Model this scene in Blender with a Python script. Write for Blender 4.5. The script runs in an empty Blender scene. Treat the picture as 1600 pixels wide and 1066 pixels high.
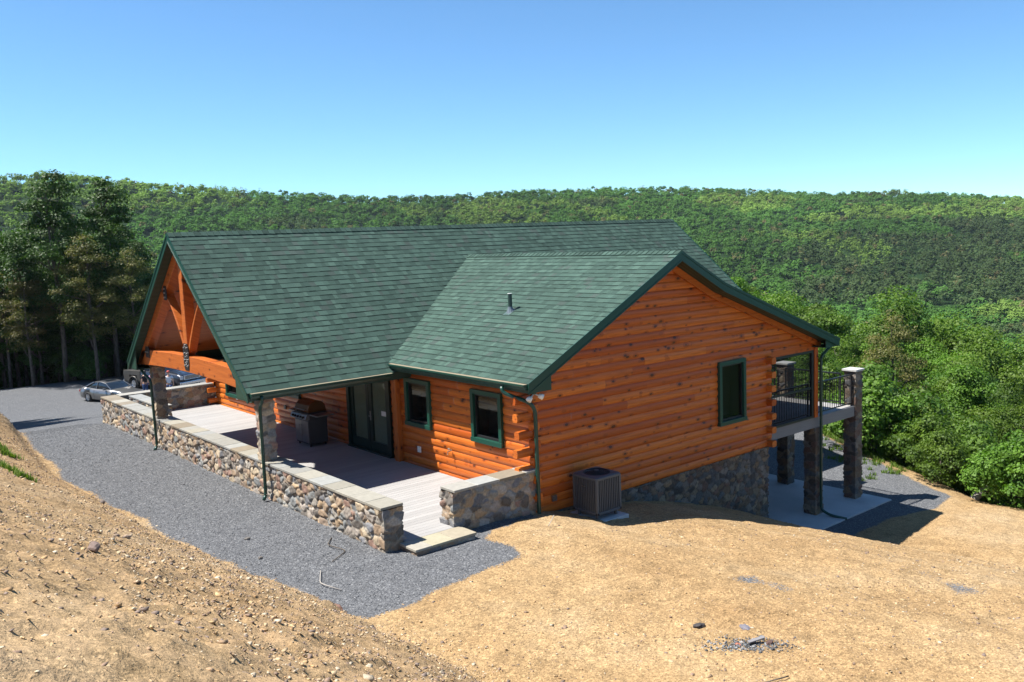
import bpy, math, random
import numpy as np
from mathutils import Vector, Matrix
random.seed(7); RNG = np.random.default_rng(11)
R = math.radians
sc = bpy.context.scene
COL = sc.collection

# ------------------------------------------------------------------ camera, sky, sun, exposure
CAM = np.array([-11.3859, -13.3543, 5.4095])
Rt = Vector((0.770502, -0.636191, -0.039837)); Up = Vector((0.104110, 0.063941, 0.992508)); Fw = Vector((0.628878, 0.768877, -0.115501))
cd = bpy.data.cameras.new('camera'); cam = bpy.data.objects.new('camera', cd); COL.objects.link(cam)
m = Matrix.Identity(4)
for i in range(3):
    m[i][0] = Rt[i]; m[i][1] = Up[i]; m[i][2] = -Fw[i]; m[i][3] = CAM[i]
cam.matrix_world = m
cd.sensor_width = 36; cd.lens = 1392.806 * 36 / 1600; cd.clip_end = 6000; cd.clip_start = 0.1
sc.camera = cam
SUN = Vector((-.44, .373, 1)).normalized()
w = bpy.data.worlds.new('World'); sc.world = w; w.use_nodes = True
nt = w.node_tree; bg = nt.nodes['Background']
sky = nt.nodes.new('ShaderNodeTexSky'); sky.sky_type = 'NISHITA'; sky.sun_disc = False
sky.sun_elevation = math.asin(SUN.z); sky.sun_rotation = math.atan2(SUN.x, SUN.y)
sky.altitude = 3000; sky.air_density = 1.0; sky.dust_density = 0.0; sky.ozone_density = 5.0
tint = nt.nodes.new('ShaderNodeMix'); tint.data_type = 'RGBA'; tint.blend_type = 'MULTIPLY'; tint.inputs[0].default_value = 1; tint.inputs[7].default_value = (.84, 1.10, 1.13, 1)
nt.links.new(sky.outputs[0], tint.inputs[6]); nt.links.new(tint.outputs[2], bg.inputs[0]); bg.inputs[1].default_value = 0.08
sl = bpy.data.lights.new('sun', 'SUN'); sl.energy = 5.0; sl.angle = R(0.53); sl.color = (1, .96, .9)
so = bpy.data.objects.new('sun', sl); COL.objects.link(so)
so.rotation_euler = SUN.to_track_quat('Z', 'Y').to_euler()
sc.view_settings.view_transform = 'Standard'; sc.view_settings.look = 'None'
sc.view_settings.exposure = 1.15; sc.view_settings.gamma = 1.0

# ------------------------------------------------------------------ helpers
def tag(o, label=None, cat=None, group=None, kind=None):
    if label: o['label'] = label
    if cat: o['category'] = cat
    if group: o['group'] = group
    if kind: o['kind'] = kind
    return o
def empty(name, loc=(0, 0, 0), rz=0, parent=None):
    o = bpy.data.objects.new(name, None); COL.objects.link(o); o.location = loc; o.rotation_euler = (0, 0, rz)
    o.empty_display_size = .2
    if parent: o.parent = parent
    return o
def npmesh(name, V, F, mat, parent=None, smooth=False, cols=None, uvs=None, mi=None):
    """V (n,3), F (m,k) uniform quads/tris ; cols per vertex (n,3)"""
    me = bpy.data.meshes.new(name); V = np.asarray(V, np.float32); F = np.asarray(F, np.int32)
    me.vertices.add(len(V)); me.vertices.foreach_set('co', V.ravel())
    k = F.shape[1]; me.loops.add(F.size); me.loops.foreach_set('vertex_index', F.ravel())
    me.polygons.add(len(F)); me.polygons.foreach_set('loop_start', np.arange(0, F.size, k, dtype=np.int32))
    if smooth: me.polygons.foreach_set('use_smooth', np.ones(len(F), bool))
    me.update(calc_edges=True)
    if cols is not None:
        ca = me.color_attributes.new('tint', 'FLOAT_COLOR', 'POINT')
        c4 = np.ones((len(V), 4), np.float32); c4[:, :3] = cols; ca.data.foreach_set('color', c4.ravel())
    if uvs is not None:
        ul = me.uv_layers.new(name='UVMap'); ul.data.foreach_set('uv', np.asarray(uvs, np.float32)[F.ravel()].ravel())
    me.materials.append(mat)
    o = bpy.data.objects.new(name, me); COL.objects.link(o)
    if parent: o.parent = parent
    return o
class MB:
    def __init__(s): s.v = []; s.f = []; s.t = []; s.uv = []; s.cur = (.5, .5, .5)
    def add(s, vs, fs, uv=None):
        n = len(s.v); s.v += [tuple(p) for p in vs]; s.f += [tuple(n + i for i in f) for f in fs]
        s.t += [s.cur] * len(vs); s.uv += list(uv) if uv else [(0, 0)] * len(vs)
    def box(s, x0, x1, y0, y1, z0, z1):
        s.add([(x0,y0,z0),(x1,y0,z0),(x1,y1,z0),(x0,y1,z0),(x0,y0,z1),(x1,y0,z1),(x1,y1,z1),(x0,y1,z1)],
              [(0,3,2,1),(4,5,6,7),(0,1,5,4),(1,2,6,5),(2,3,7,6),(3,0,4,7)])
    def obox(s, c, ax, h):
        c = Vector(c); A = [Vector(a).normalized() * k for a, k in zip(ax, h)]
        vs = [c + A[0]*i + A[1]*j + A[2]*k for k in (-1,1) for i, j in ((-1,-1),(1,-1),(1,1),(-1,1))]
        s.add(vs, [(0,3,2,1),(4,5,6,7),(0,1,5,4),(1,2,6,5),(2,3,7,6),(3,0,4,7)])
    def beam(s, a, b, wd, ht, upv=(0,0,1)):
        a = Vector(a); b = Vector(b); d = (b-a); u = Vector(upv); sd = d.cross(u).normalized(); u2 = sd.cross(d).normalized()
        s.obox((a+b)/2, (d, sd, u2), (d.length/2, wd/2, ht/2))
    def tube(s, pts, r, n=8, cap=True):
        pts = [Vector(p) for p in pts]; rs = r if isinstance(r, (list, tuple)) else [r]*len(pts)
        base = len(s.v); ref = Vector((0,0,1)); vs = []
        for i, p in enumerate(pts):
            d = (pts[min(i+1, len(pts)-1)] - pts[max(i-1, 0)]).normalized()
            a = d.cross(ref if abs(d.z) < .95 else Vector((1,0,0))).normalized(); b = a.cross(d)
            for k in range(n):
                t = 2*math.pi*k/n; vs.append(p + (a*math.cos(t) + b*math.sin(t))*rs[i])
        fs = [(i*n+k, i*n+(k+1)%n, (i+1)*n+(k+1)%n, (i+1)*n+k) for i in range(len(pts)-1) for k in range(n)]
        if cap: fs += [tuple(range(n))[::-1], tuple((len(pts)-1)*n + k for k in range(n))]
        s.add(vs, fs)
    def ext(s, poly, axis, b0, b1):
        """extrude polygon [(a,z)] ; axis 'x': a=y, extrude along x ; axis 'y': a=x, extrude along y"""
        n = len(poly); P = (lambda a, z, b: (b, a, z)) if axis == 'x' else (lambda a, z, b: (a, b, z))
        s.add([P(a, z, b) for b in (b0, b1) for a, z in poly],
              [tuple(range(n)), tuple(range(2*n-1, n-1, -1))] + [(i, (i+1) % n, n+(i+1) % n, n+i) for i in range(n)])
    def loft(s, rings, cap=True):
        n = len(rings[0]); s.add([p for r in rings for p in r],
            [(i*n+k, i*n+(k+1)%n, (i+1)*n+(k+1)%n, (i+1)*n+k) for i in range(len(rings)-1) for k in range(n)]
            + ([tuple(range(n))[::-1], tuple((len(rings)-1)*n+k for k in range(n))] if cap else []))
    def build(s, name, mat, parent=None, smooth=False, bevel=0, fix=True):
        me = bpy.data.meshes.new(name); me.from_pydata([tuple(v) for v in s.v], [], s.f); me.materials.append(mat)
        if fix:
            import bmesh
            bm = bmesh.new(); bm.from_mesh(me); bmesh.ops.recalc_face_normals(bm, faces=bm.faces); bm.to_mesh(me); bm.free()
        ca = me.color_attributes.new('tint', 'FLOAT_COLOR', 'POINT')
        ca.data.foreach_set('color', np.concatenate([np.array(s.t, np.float32), np.ones((len(s.v), 1), np.float32)], 1).ravel())
        ul = me.uv_layers.new(name='UVMap'); li = np.empty(len(me.loops), np.int32); me.loops.foreach_get('vertex_index', li)
        ul.data.foreach_set('uv', np.array(s.uv, np.float32)[li].ravel())
        if smooth: me.polygons.foreach_set('use_smooth', [True]*len(me.polygons))
        o = bpy.data.objects.new(name, me); COL.objects.link(o)
        if parent: o.parent = parent
        if bevel:
            b = o.modifiers.new('bevel', 'BEVEL'); b.width = bevel; b.segments = 2; b.limit_method = 'ANGLE'
        return o
def copy_tree(o, parent=None):
    c = o.copy(); COL.objects.link(c); c.parent = parent
    for ch in list(o.children): copy_tree(ch, c)
    return c

# ---- numpy noise
def vnoise(x, y, z=None, seed=0):
    def h(i, j, k):
        n = (i*374761393 + j*668265263 + k*2147483647 + seed*974634777) & 0xffffffff
        n = ((n ^ (n >> 13)) * 1274126177) & 0xffffffff
        return ((n ^ (n >> 16)) & 0xffff) / 65535.0
    x = np.asarray(x, float); y = np.asarray(y, float); z = np.zeros_like(x) if z is None else np.asarray(z, float)
    i = np.floor(x).astype(np.int64); j = np.floor(y).astype(np.int64); k = np.floor(z).astype(np.int64)
    fx, fy, fz = x-i, y-j, z-k; fx = fx*fx*(3-2*fx); fy = fy*fy*(3-2*fy); fz = fz*fz*(3-2*fz); r = 0
    for a in (0, 1):
        for b in (0, 1):
            for c in (0, 1):
                r = r + h(i+a, j+b, k+c) * (fx if a else 1-fx) * (fy if b else 1-fy) * (fz if c else 1-fz)
    return r*2-1
def fbm(x, y, oct=4, seed=0, z=None):
    r = 0; a = 1; f = 1
    for o in range(oct):
        r = r + a*vnoise(x*f, y*f, None if z is None else z*f, seed+o); a *= .5; f *= 2.03
    return r
def hash3(i, j, k, s):
    n = (i*73856093 ^ j*19349663 ^ k*83492791 ^ (s*2654435761)) & 0xffffffff
    n = ((n ^ (n >> 15)) * 2246822519) & 0xffffffff; n = ((n ^ (n >> 13)) * 3266489917) & 0xffffffff
    return ((n ^ (n >> 16)) & 0xffffff) / 16777215.0
def voro(P, seed=0, jit=.85):
    I = np.floor(P).astype(np.int64); n = len(P)
    d1 = np.full(n, 9.); d2 = np.full(n, 9.); idc = np.zeros(n); vec = np.zeros((n, 3))
    for a in (-1, 0, 1):
        for b in (-1, 0, 1):
            for c in (-1, 0, 1):
                J = I + np.array([a, b, c])
                ctr = np.stack([J[:, q] + .5 + jit*(hash3(J[:, 0], J[:, 1], J[:, 2], seed+q)-.5) for q in range(3)], 1)
                d = np.sqrt(((P-ctr)**2).sum(1)); h = hash3(J[:, 0], J[:, 1], J[:, 2], seed+9)
                nb = d < d1
                d2 = np.where(nb, d1, np.minimum(d2, d)); idc = np.where(nb, h, idc); vec = np.where(nb[:, None], P-ctr, vec); d1 = np.where(nb, d, d1)
    return d1, d2, idc, vec

# ------------------------------------------------------------------ materials
def mat(name, col=(.5, .5, .5), rough=.6, metal=0, spec=.5):
    m = bpy.data.materials.new(name); m.use_nodes = True; b = m.node_tree.nodes['Principled BSDF']
    b.inputs['Base Color'].default_value = (*col, 1); b.inputs['Roughness'].default_value = rough
    b.inputs['Metallic'].default_value = metal; b.inputs['Specular IOR Level'].default_value = spec
    return m
class NT:
    def __init__(s, m): s.t = m.node_tree; s.b = s.t.nodes['Principled BSDF']
    def n(s, ty, **kw):
        nd = s.t.nodes.new(ty)
        for k, v in kw.items():
            if k in nd.inputs.keys() if isinstance(k, str) else False: pass
            setattr(nd, k, v)
        return nd
    def l(s, a, b): s.t.links.new(a, b)
    def val(s, nd, k, v): nd.inputs[k].default_value = v; return nd
    def coord(s, kind='Object', scale=(1, 1, 1)):
        tc = s.n('ShaderNodeTexCoord'); mp = s.n('ShaderNodeMapping'); mp.inputs['Scale'].default_value = scale
        s.l(tc.outputs[kind], mp.inputs[0]); return mp.outputs[0]
    def noise(s, vec, scale, detail=4, rough=.55):
        nd = s.n('ShaderNodeTexNoise'); nd.inputs['Scale'].default_value = scale; nd.inputs['Detail'].default_value = detail
        nd.inputs['Roughness'].default_value = rough; s.l(vec, nd.inputs['Vector']); return nd.outputs['Fac']
    def vor(s, vec, scale, out='Distance', feature='F1'):
        nd = s.n('ShaderNodeTexVoronoi'); nd.feature = feature; nd.inputs['Scale'].default_value = scale
        s.l(vec, nd.inputs['Vector']); return nd.outputs[out]
    def ramp(s, f, stops):
        nd = s.n('ShaderNodeValToRGB'); e = nd.color_ramp.elements
        e[0].position = stops[0][0]; e[0].color = (*stops[0][1], 1); e[1].position = stops[-1][0]; e[1].color = (*stops[-1][1], 1)
        for p, c in stops[1:-1]:
            q = e.new(p); q.color = (*c, 1)
        s.l(f, nd.inputs[0]); return nd.outputs[0]
    def mix(s, f, a, b, mode='MIX'):
        nd = s.n('ShaderNodeMix'); nd.data_type = 'RGBA'; nd.blend_type = mode
        for k, v in ((0, f), (6, a), (7, b)):
            if hasattr(v, 'node'): s.l(v, nd.inputs[k])
            elif k == 0: nd.inputs[0].default_value = v
            else: nd.inputs[k].default_value = (*v, 1)
        return nd.outputs[2]
    def math(s, op, a, b=0., c=0.):
        nd = s.n('ShaderNodeMath'); nd.operation = op
        for k, v in enumerate((a, b, c)):
            if hasattr(v, 'node'): s.l(v, nd.inputs[k])
            else: nd.inputs[k].default_value = v
        return nd.outputs[0]
    def attr(s, name='tint'):
        nd = s.n('ShaderNodeAttribute'); nd.attribute_name = name; return nd
    def bump(s, h, strength=.5, dist=.02, prev=None):
        nd = s.n('ShaderNodeBump'); nd.inputs['Strength'].default_value = strength; nd.inputs['Distance'].default_value = dist
        s.l(h, nd.inputs['Height'])
        if prev is not None: s.l(prev, nd.inputs['Normal'])
        s.l(nd.outputs[0], s.b.inputs['Normal']); return nd.outputs[0]
    def base(s, c): s.l(c, s.b.inputs['Base Color'])
g3 = lambda v: (v, v, v)

def make_log_mat(name, lo, hi):
    m = mat(name, hi, .42, spec=.35); t = NT(m)
    uv = t.coord('UV'); at = t.attr()
    tone = t.n('ShaderNodeSeparateColor'); t.l(at.outputs['Color'], tone.inputs[0])
    c = t.mix(tone.outputs[0], lo, hi)
    guv = t.coord('UV', (1.2, 26, 1)); gr = t.noise(guv, 1.0, 5, .65)
    c = t.mix(t.math('MULTIPLY', t.ramp(gr, [(.42, g3(0)), (.7, g3(1))]), .6), c, (.22, .042, .006))
    kuv = t.coord('UV', (3.6, 6.5, 1)); kn = t.n('ShaderNodeTexVoronoi'); kn.inputs['Scale'].default_value = 1; t.l(kuv, kn.inputs['Vector'])
    ksel = t.n('ShaderNodeSeparateColor'); t.l(kn.outputs['Color'], ksel.inputs[0])
    rad = t.math('MULTIPLY_ADD', ksel.outputs[0], .17, .07)
    kk = t.math('LESS_THAN', kn.outputs['Distance'], rad)
    kk = t.math('MULTIPLY', kk, t.math('GREATER_THAN', ksel.outputs[1], .35))
    halo = t.math('MULTIPLY', t.math('LESS_THAN', kn.outputs['Distance'], t.math('MULTIPLY', rad, 1.9)), t.math('GREATER_THAN', ksel.outputs[1], .35))
    c = t.mix(t.math('MULTIPLY', halo, .5), c, (.22, .045, .01))
    c = t.mix(t.math('MULTIPLY', kk, .92), c, (.06, .018, .008))
    t.base(c); t.bump(gr, .25, .01)
    return m
M = {}
M['log'] = make_log_mat('stained_log', (.40, .080, .010), (.62, .172, .024))
M['beam'] = make_log_mat('stained_beam', (.42, .105, .018), (.48, .135, .026))

def tinted(name, rough=.8, nscale=40, amt=.3, bump=.4, bd=.01, spec=.3, metal=0):
    m = mat(name, rough=rough, spec=spec, metal=metal); t = NT(m); at = t.attr(); v = t.coord('Object')
    n = t.noise(v, nscale, 5, .6)
    c = t.mix(1.0, at.outputs['Color'], t.ramp(n, [(.25, g3(1-amt)), (.75, g3(1+amt*.6))]), 'MULTIPLY')
    t.base(c)
    if bump: t.bump(n, bump, bd)
    return m
M['stone'] = tinted('field_stone', .85, 22, .38, .6, .012)
M['cap'] = tinted('bluestone_cap', .7, 9, .16, .25, .004)
M['shingle'] = None
def shingle_mat():
    m = mat('asphalt_shingle', rough=.9, spec=.15); t = NT(m); at = t.attr(); v = t.coord('Object')
    n1 = t.noise(v, 160, 2, .7); n2 = t.noise(v, .6, 3)
    c = t.mix(1.0, at.outputs['Color'], t.ramp(n1, [(.3, g3(.62)), (.7, g3(1.3))]), 'MULTIPLY')
    c = t.mix(1.0, c, t.ramp(n2, [(.3, g3(.9)), (.7, g3(1.08))]), 'MULTIPLY')
    t.base(c); t.bump(n1, .4, .004); return m
M['shingle'] = shingle_mat()
M['green'] = mat('green_trim', (.008, .048, .034), .36)
M['green_paint'] = mat('green_window_paint', (.007, .055, .036), .4)
M['soffit'] = mat('green_soffit', (.022, .045, .03), .55)
t = NT(M['soffit']); v = t.coord('Object', (7, 7, 7)); wv = t.n('ShaderNodeTexWave'); wv.bands_direction = 'Y'; wv.inputs['Scale'].default_value = .32; t.l(v, wv.inputs[0]); t.bump(wv.outputs['Fac'], .5, .01)
M['guard'] = mat('gutter_debris_guard', (.20, .17, .11), .8)
M['black'] = mat('black_iron', (.012, .012, .014), .45)
M['bolt'] = mat('galvanised_bolt', (.7, .7, .7), .3, 1)
M['interior'] = mat('dark_interior', (.012, .011, .010), .9)
M['blind'] = mat('window_blind', (.035, .033, .03), .8); M['door_green'] = mat('dark_green_door', (.004, .020, .016), .35)
M['curtain'] = mat('sheer_curtain', (.50, .50, .42), .9)
def glass_mat(name, tint=(.7, .75, .72), refl=.09):
    m = bpy.data.materials.new(name); m.use_nodes = True; nt = m.node_tree; nt.nodes.clear()
    o = nt.nodes.new('ShaderNodeOutputMaterial'); mx = nt.nodes.new('ShaderNodeMixShader'); tr = nt.nodes.new('ShaderNodeBsdfTransparent'); gl = nt.nodes.new('ShaderNodeBsdfGlossy')
    fr = nt.nodes.new('ShaderNodeFresnel'); fr.inputs[0].default_value = 1.5
    tr.inputs[0].default_value = (*tint, 1); gl.inputs['Roughness'].default_value = .03
    mx.inputs[0].default_value = .07; nt.links.new(tr.outputs[0], mx.inputs[1]); nt.links.new(gl.outputs[0], mx.inputs[2]); nt.links.new(mx.outputs[0], o.inputs[0]); return m
M['glass'] = glass_mat('window_glass')
M['car_glass'] = mat('car_glass', (.012, .018, .026), .06, 0, .8)
def screen_mat():
    m = bpy.data.materials.new('insect_screen'); m.use_nodes = True; nt = m.node_tree; nt.nodes.clear()
    o = nt.nodes.new('ShaderNodeOutputMaterial'); mx = nt.nodes.new('ShaderNodeMixShader'); tr = nt.nodes.new('ShaderNodeBsdfTransparent'); d = nt.nodes.new('ShaderNodeBsdfDiffuse')
    d.inputs[0].default_value = (.02, .02, .022, 1); mx.inputs[0].default_value = .70
    nt.links.new(tr.outputs[0], mx.inputs[1]); nt.links.new(d.outputs[0], mx.inputs[2]); nt.links.new(mx.outputs[0], o.inputs[0]); return m
M['screen'] = screen_mat()
def deck_mat(name, col):
    m = mat(name, col, .6, spec=.3); t = NT(m); at = t.attr(); v = t.coord('Object', (1.5, 30, 30)); n = t.noise(v, 1.5, 4)
    s = t.n('ShaderNodeSeparateColor'); t.l(at.outputs['Color'], s.inputs[0])
    c = t.mix(1.0, col, t.ramp(n, [(.3, g3(.88)), (.7, g3(1.06))]), 'MULTIPLY')
    c = t.mix(1.0, c, t.ramp(s.outputs[0], [(0, g3(.86)), (1, g3(1.05))]), 'MULTIPLY'); 
    st = t.noise(t.coord('Object', (.7, .7, .7)), 1.3, 5); c = t.mix(t.math('MULTIPLY', t.ramp(st, [(.5, g3(0)), (.75, g3(1))]), .25), c, tuple(k*.7 for k in col))
    t.base(c); t.bump(n, .3, .004); return m
M['deck'] = deck_mat('composite_deck_board', (.335, .325, .312))
M['fasciagrey'] = deck_mat('grey_deck_fascia', (.20, .195, .20))
def conc():
    m = mat('concrete', (.42, .42, .42), .85, spec=.2); t = NT(m); v = t.coord('Object'); n = t.noise(v, 1.2, 6, .65); n2 = t.noise(v, 60, 3)
    t.base(t.ramp(n, [(.3, (.36, .365, .37)), (.7, (.47, .47, .465))])); t.bump(n2, .3, .003); return m
M['concrete'] = conc()
M['steel'] = mat('brushed_steel', (.32, .32, .33), .35, .9)
M['white_plastic'] = mat('white_plastic', (.75, .75, .72), .4)
M['brass'] = mat('hose_bib_metal', (.4, .36, .3), .35, .8)

def foliage(name, c0, c1, trans=.35):
    m = bpy.data.materials.new(name); m.use_nodes = True; nt = m.node_tree; b = nt.nodes['Principled BSDF']; t = NT(m)
    at = t.attr(); sp = t.n('ShaderNodeSeparateColor'); t.l(at.outputs['Color'], sp.inputs[0])
    c = t.mix(sp.outputs[0], c0, c1)
    oi = t.n('ShaderNodeObjectInfo'); hs = t.n('ShaderNodeHueSaturation')
    t.l(t.math('MULTIPLY_ADD', oi.outputs['Random'], .025, .475), hs.inputs['Hue']); t.l(t.math('MULTIPLY_ADD', oi.outputs['Random'], .5, .75), hs.inputs['Value'])
    t.l(c, hs.inputs['Color']); t.base(hs.outputs[0])
    b.inputs['Roughness'].default_value = .55; b.inputs['Specular IOR Level'].default_value = .25
    out = nt.nodes['Material Output']; mx = nt.nodes.new('ShaderNodeMixShader'); tl = nt.nodes.new('ShaderNodeBsdfTranslucent')
    t.l(t.mix(1.0, hs.outputs[0], (1.0, 1.25, .45), 'MULTIPLY'), tl.inputs[0]); mx.inputs[0].default_value = trans
    nt.links.new(b.outputs[0], mx.inputs[1]); nt.links.new(tl.outputs[0], mx.inputs[2]); nt.links.new(mx.outputs[0], out.inputs[0]); return m
M['leaf'] = foliage('broad_leaves', (.045, .105, .014), (.120, .225, .026))
M['leaf_brown'] = foliage('budding_brown_leaves', (.070, .090, .022), (.17, .15, .05))
M['leaf_pale'] = foliage('pale_needles', (.06, .12, .035), (.13, .21, .07))
M['leaf_shaded'] = foliage('shaded_stand_leaves', (.020, .055, .010), (.055, .115, .018), .25)  # darker leaf copy: the backlit shade of the stand is put into the colour
M['grass'] = foliage('grass_blades', (.07, .16, .02), (.16, .28, .04))
def bark():
    m = mat('bark', (.11, .09, .07), .95, spec=.1); t = NT(m); v = t.coord('Object', (6, 6, 1.2)); n = t.noise(v, 2.2, 5, .65)
    t.base(t.ramp(n, [(.3, (.05, .04, .032)), (.7, (.17, .145, .12))])); t.bump(n, .8, .03); return m
M['bark'] = bark()
M['deadwood'] = mat('weathered_wood', (.36, .33, .29), .9)

def ground_mat():
    m = mat('dirt_and_gravel', rough=.95, spec=.1); t = NT(m); v = t.coord('Object'); at = t.attr(); s = t.n('ShaderNodeSeparateColor'); t.l(at.outputs['Color'], s.inputs[0])
    n1 = t.noise(v, .35, 5, .6); n2 = t.noise(v, 3.0, 6, .7); n3 = t.noise(v, 26, 5, .75); vo = t.vor(v, 38, 'Color'); vd = t.vor(v, 38)
    dirt = t.ramp(n1, [(.3, (.33, .21, .10)), (.5, (.40, .268, .135)), (.72, (.46, .335, .195))])
    dirt = t.mix(.8, dirt, t.ramp(n2, [(.28, g3(.62)), (.5, g3(1)), (.75, g3(1.22))]), 'MULTIPLY')
    dirt = t.mix(.9, dirt, t.ramp(n3, [(.3, g3(.6)), (.55, g3(1.0)), (.8, g3(1.35))]), 'MULTIPLY')
    sv = t.n('ShaderNodeSeparateColor'); t.l(vo, sv.inputs[0])
    wv = t.n('ShaderNodeVectorMath'); wv.operation = 'ADD'; nzc = t.n('ShaderNodeTexNoise'); nzc.inputs['Scale'].default_value = 20; t.l(v, nzc.inputs['Vector'])
    sc3 = t.n('ShaderNodeVectorMath'); sc3.operation = 'SCALE'; sc3.inputs['Scale'].default_value = .03; t.l(nzc.outputs['Color'], sc3.inputs[0]); t.l(v, wv.inputs[0]); t.l(sc3.outputs[0], wv.inputs[1])
    c1 = t.n('ShaderNodeTexVoronoi'); c1.inputs['Scale'].default_value = 22; t.l(wv.outputs[0], c1.inputs['Vector']); s1_ = t.n('ShaderNodeSeparateColor'); t.l(c1.outputs['Color'], s1_.inputs[0])
    c2 = t.n('ShaderNodeTexVoronoi'); c2.inputs['Scale'].default_value = 55; t.l(wv.outputs[0], c2.inputs['Vector']); s2_ = t.n('ShaderNodeSeparateColor'); t.l(c2.outputs['Color'], s2_.inputs[0])
    dirt = t.mix(.75, dirt, t.ramp(s2_.outputs[0], [(0, g3(.55)), (.35, g3(.92)), (.8, g3(1.08)), (1, g3(1.5))]), 'MULTIPLY')
    dirt = t.mix(.6, dirt, t.ramp(s1_.outputs[1], [(0, g3(.6)), (.25, g3(.95)), (.85, g3(1.05)), (1, g3(1.35))]), 'MULTIPLY')
    # raw rubble on the bank (G channel)
    dirt = t.mix(t.math('MULTIPLY', s.outputs[1], t.ramp(n2, [(.35, g3(0)), (.65, g3(.7))])), dirt, (.36, .25, .15))
    g1 = t.n('ShaderNodeTexVoronoi'); g1.inputs['Scale'].default_value = 48; t.l(v, g1.inputs['Vector']); gs = t.n('ShaderNodeSeparateColor'); t.l(g1.outputs['Color'], gs.inputs[0])
    gn = t.noise(v, 55, 3, .7)
    gr = t.ramp(gs.outputs[0], [(0, (.085, .088, .095)), (.55, (.140, .144, .150)), (.93, (.19, .194, .20)), (1, (.33, .33, .33))])
    gr = t.mix(.8, gr, t.ramp(gn, [(.3, g3(.55)), (.7, g3(1.25))]), 'MULTIPLY')
    gr = t.mix(.7, gr, t.ramp(n2, [(.3, g3(.82)), (.7, g3(1.12))]), 'MULTIPLY')
    f = t.math('ADD', s.outputs[0], t.math('MULTIPLY', t.math('SUBTRACT', n3, .5), .9)); f = t.math('ADD', f, t.math('MULTIPLY', t.math('SUBTRACT', gs.outputs[1], .5), .25))
    f = t.ramp(f, [(.45, g3(0)), (.55, g3(1))])
    c = t.mix(f, dirt, gr)
    # grass-green ground at forest edge (B channel)
    gfm = t.ramp(t.math('ADD', s.outputs[2], t.math('MULTIPLY', t.math('SUBTRACT', n2, .5), .8)), [(.4, g3(0)), (.6, g3(1))])
    gcol = t.mix(t.ramp(n3, [(.3, g3(0)), (.7, g3(1))]), (.022, .034, .010), (.065, .085, .022))
    c = t.mix(gfm, c, gcol)
    t.base(c)
    hm = t.math('ADD', t.math('MULTIPLY', s1_.outputs[2], .6), t.math('MULTIPLY', gs.outputs[2], .5)); hm = t.math('ADD', hm, t.math('MULTIPLY', s2_.outputs[2], .35))
    b1 = t.bump(hm, .9, .022); t.bump(n2, .6, .10, b1)
    return m
M['ground'] = ground_mat()
def hill_mat():
    m = mat('shaded_forest_floor', rough=.95, spec=.05); t = NT(m); v = t.coord('Object'); n = t.noise(v, .05, 5, .6)
    t.base(t.ramp(n, [(.3, (.010, .024, .008)), (.7, (.018, .038, .012))])); return m  # near-black greens: shade beneath the crowns is put into the colour
M['hill'] = hill_mat()

# ------------------------------------------------------------------ terrain
def proj_az(px, py):
    d = np.array(Fw) + np.array(Rt)*(px-800)/1392.806 - np.array(Up)*(py-533)/1392.806
    return math.atan2(d[1], d[0]), d[2]/math.hypot(d[0], d[1])
SKY = [(-500, 300), (-200, 288), (0, 284), (70, 277), (150, 281), (260, 294), (400, 304), (600, 314), (700, 311), (850, 302), (950, 299), (1100, 299), (1300, 307), (1400, 304), (1480, 308), (1600, 314), (2000, 318)]
AZ = [proj_az(a, b) for a, b in SKY]; AZ.sort(); az_x = np.array([a[0] for a in AZ]); az_e = np.array([a[1] for a in AZ])
def sstep(a, b, x): t_ = np.clip((x-a)/(b-a), 0, 1); return t_*t_*(3-2*t_)
AX = np.array([-30, -12, -5.2, -4, -2.25, -.9, 0, .66, 1.26, 2.2, 2.9, 4.2, 5.8, 8.4, 9.3, 12, 14, 60.])
AZv = np.array([-.1, -.1, -.05, -.03, -.04, -.05, -.12, -.27, -.35, -.45, -.55, -.86, -1.33, -2.3, -2.56, -2.62, -2.68, -2.8])
TY = np.array([-40, -8, -5, -2, 3, 10.5, 17, 20, 23, 26, 34]); TX = np.array([-5.0, -5.1, -5.2, -5.25, -6.0, -6.4, -5.95, -5.45, -5.9, -8.5, -19])
EY = np.array([-60, -12, -4, -2, 2.6, 6, 12, 20, 60, 120]); EX = np.array([9, 12.5, 13.9, 14.3, 17.3, 19.5, 23, 26, 30, 40.])
def Hnear(x, y):
    a = np.interp(x, AX, AZv)
    # south of the gable the ground rises gently toward the viewer; near the stone foundation it dips
    zz = a + .05*np.clip(-2.2-y, 0, 12)
    # north yard falls away beyond the porch
    left = sstep(2, -2, x-0*y); far = np.clip(np.minimum(y, 46)-17, 0, None)*.14
    yard = -.05 - far
    t1 = sstep(8, 17, y); side = sstep(9, 3, x)
    base_n = np.where(y > 17, yard - .02*np.clip(x, 0, 30), np.interp(x, [-4, 8, 30], [-.05, -2.6, -2.7]))
    zz = zz*(1-t1) + (yard*side + (1-side)*(-2.75-far*.35))*t1
    # patio side
    pat = sstep(7.0, 8.6, x)*sstep(-3.2, -1.0, y); zz = zz*(1-pat) + np.minimum(zz, -2.64)*pat
    # bank on the left that carries the camera
    tx = np.interp(y, TY, TX); d = np.clip(tx-x, 0, None)
    steep = .60 + .6*np.exp(-((y-18)/2.6)**2)
    bk = steep*d; bk = np.where(bk > 3.7, 3.7+(bk-3.7)*.15, bk); bk = bk - .12*np.exp(-d*3)*(d > 0)*0
    zz = zz + bk*sstep(0, .5, d) 
    # falling edge on the right
    ex = np.interp(y, EY, EX); e = np.clip(x-ex, 0, None); zz = zz - .46*np.where(e < 1.5, e*e/3., e-.75)
    yb = np.clip(y-62, 0, None); zz = zz - .22*yb
    return zz
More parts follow.
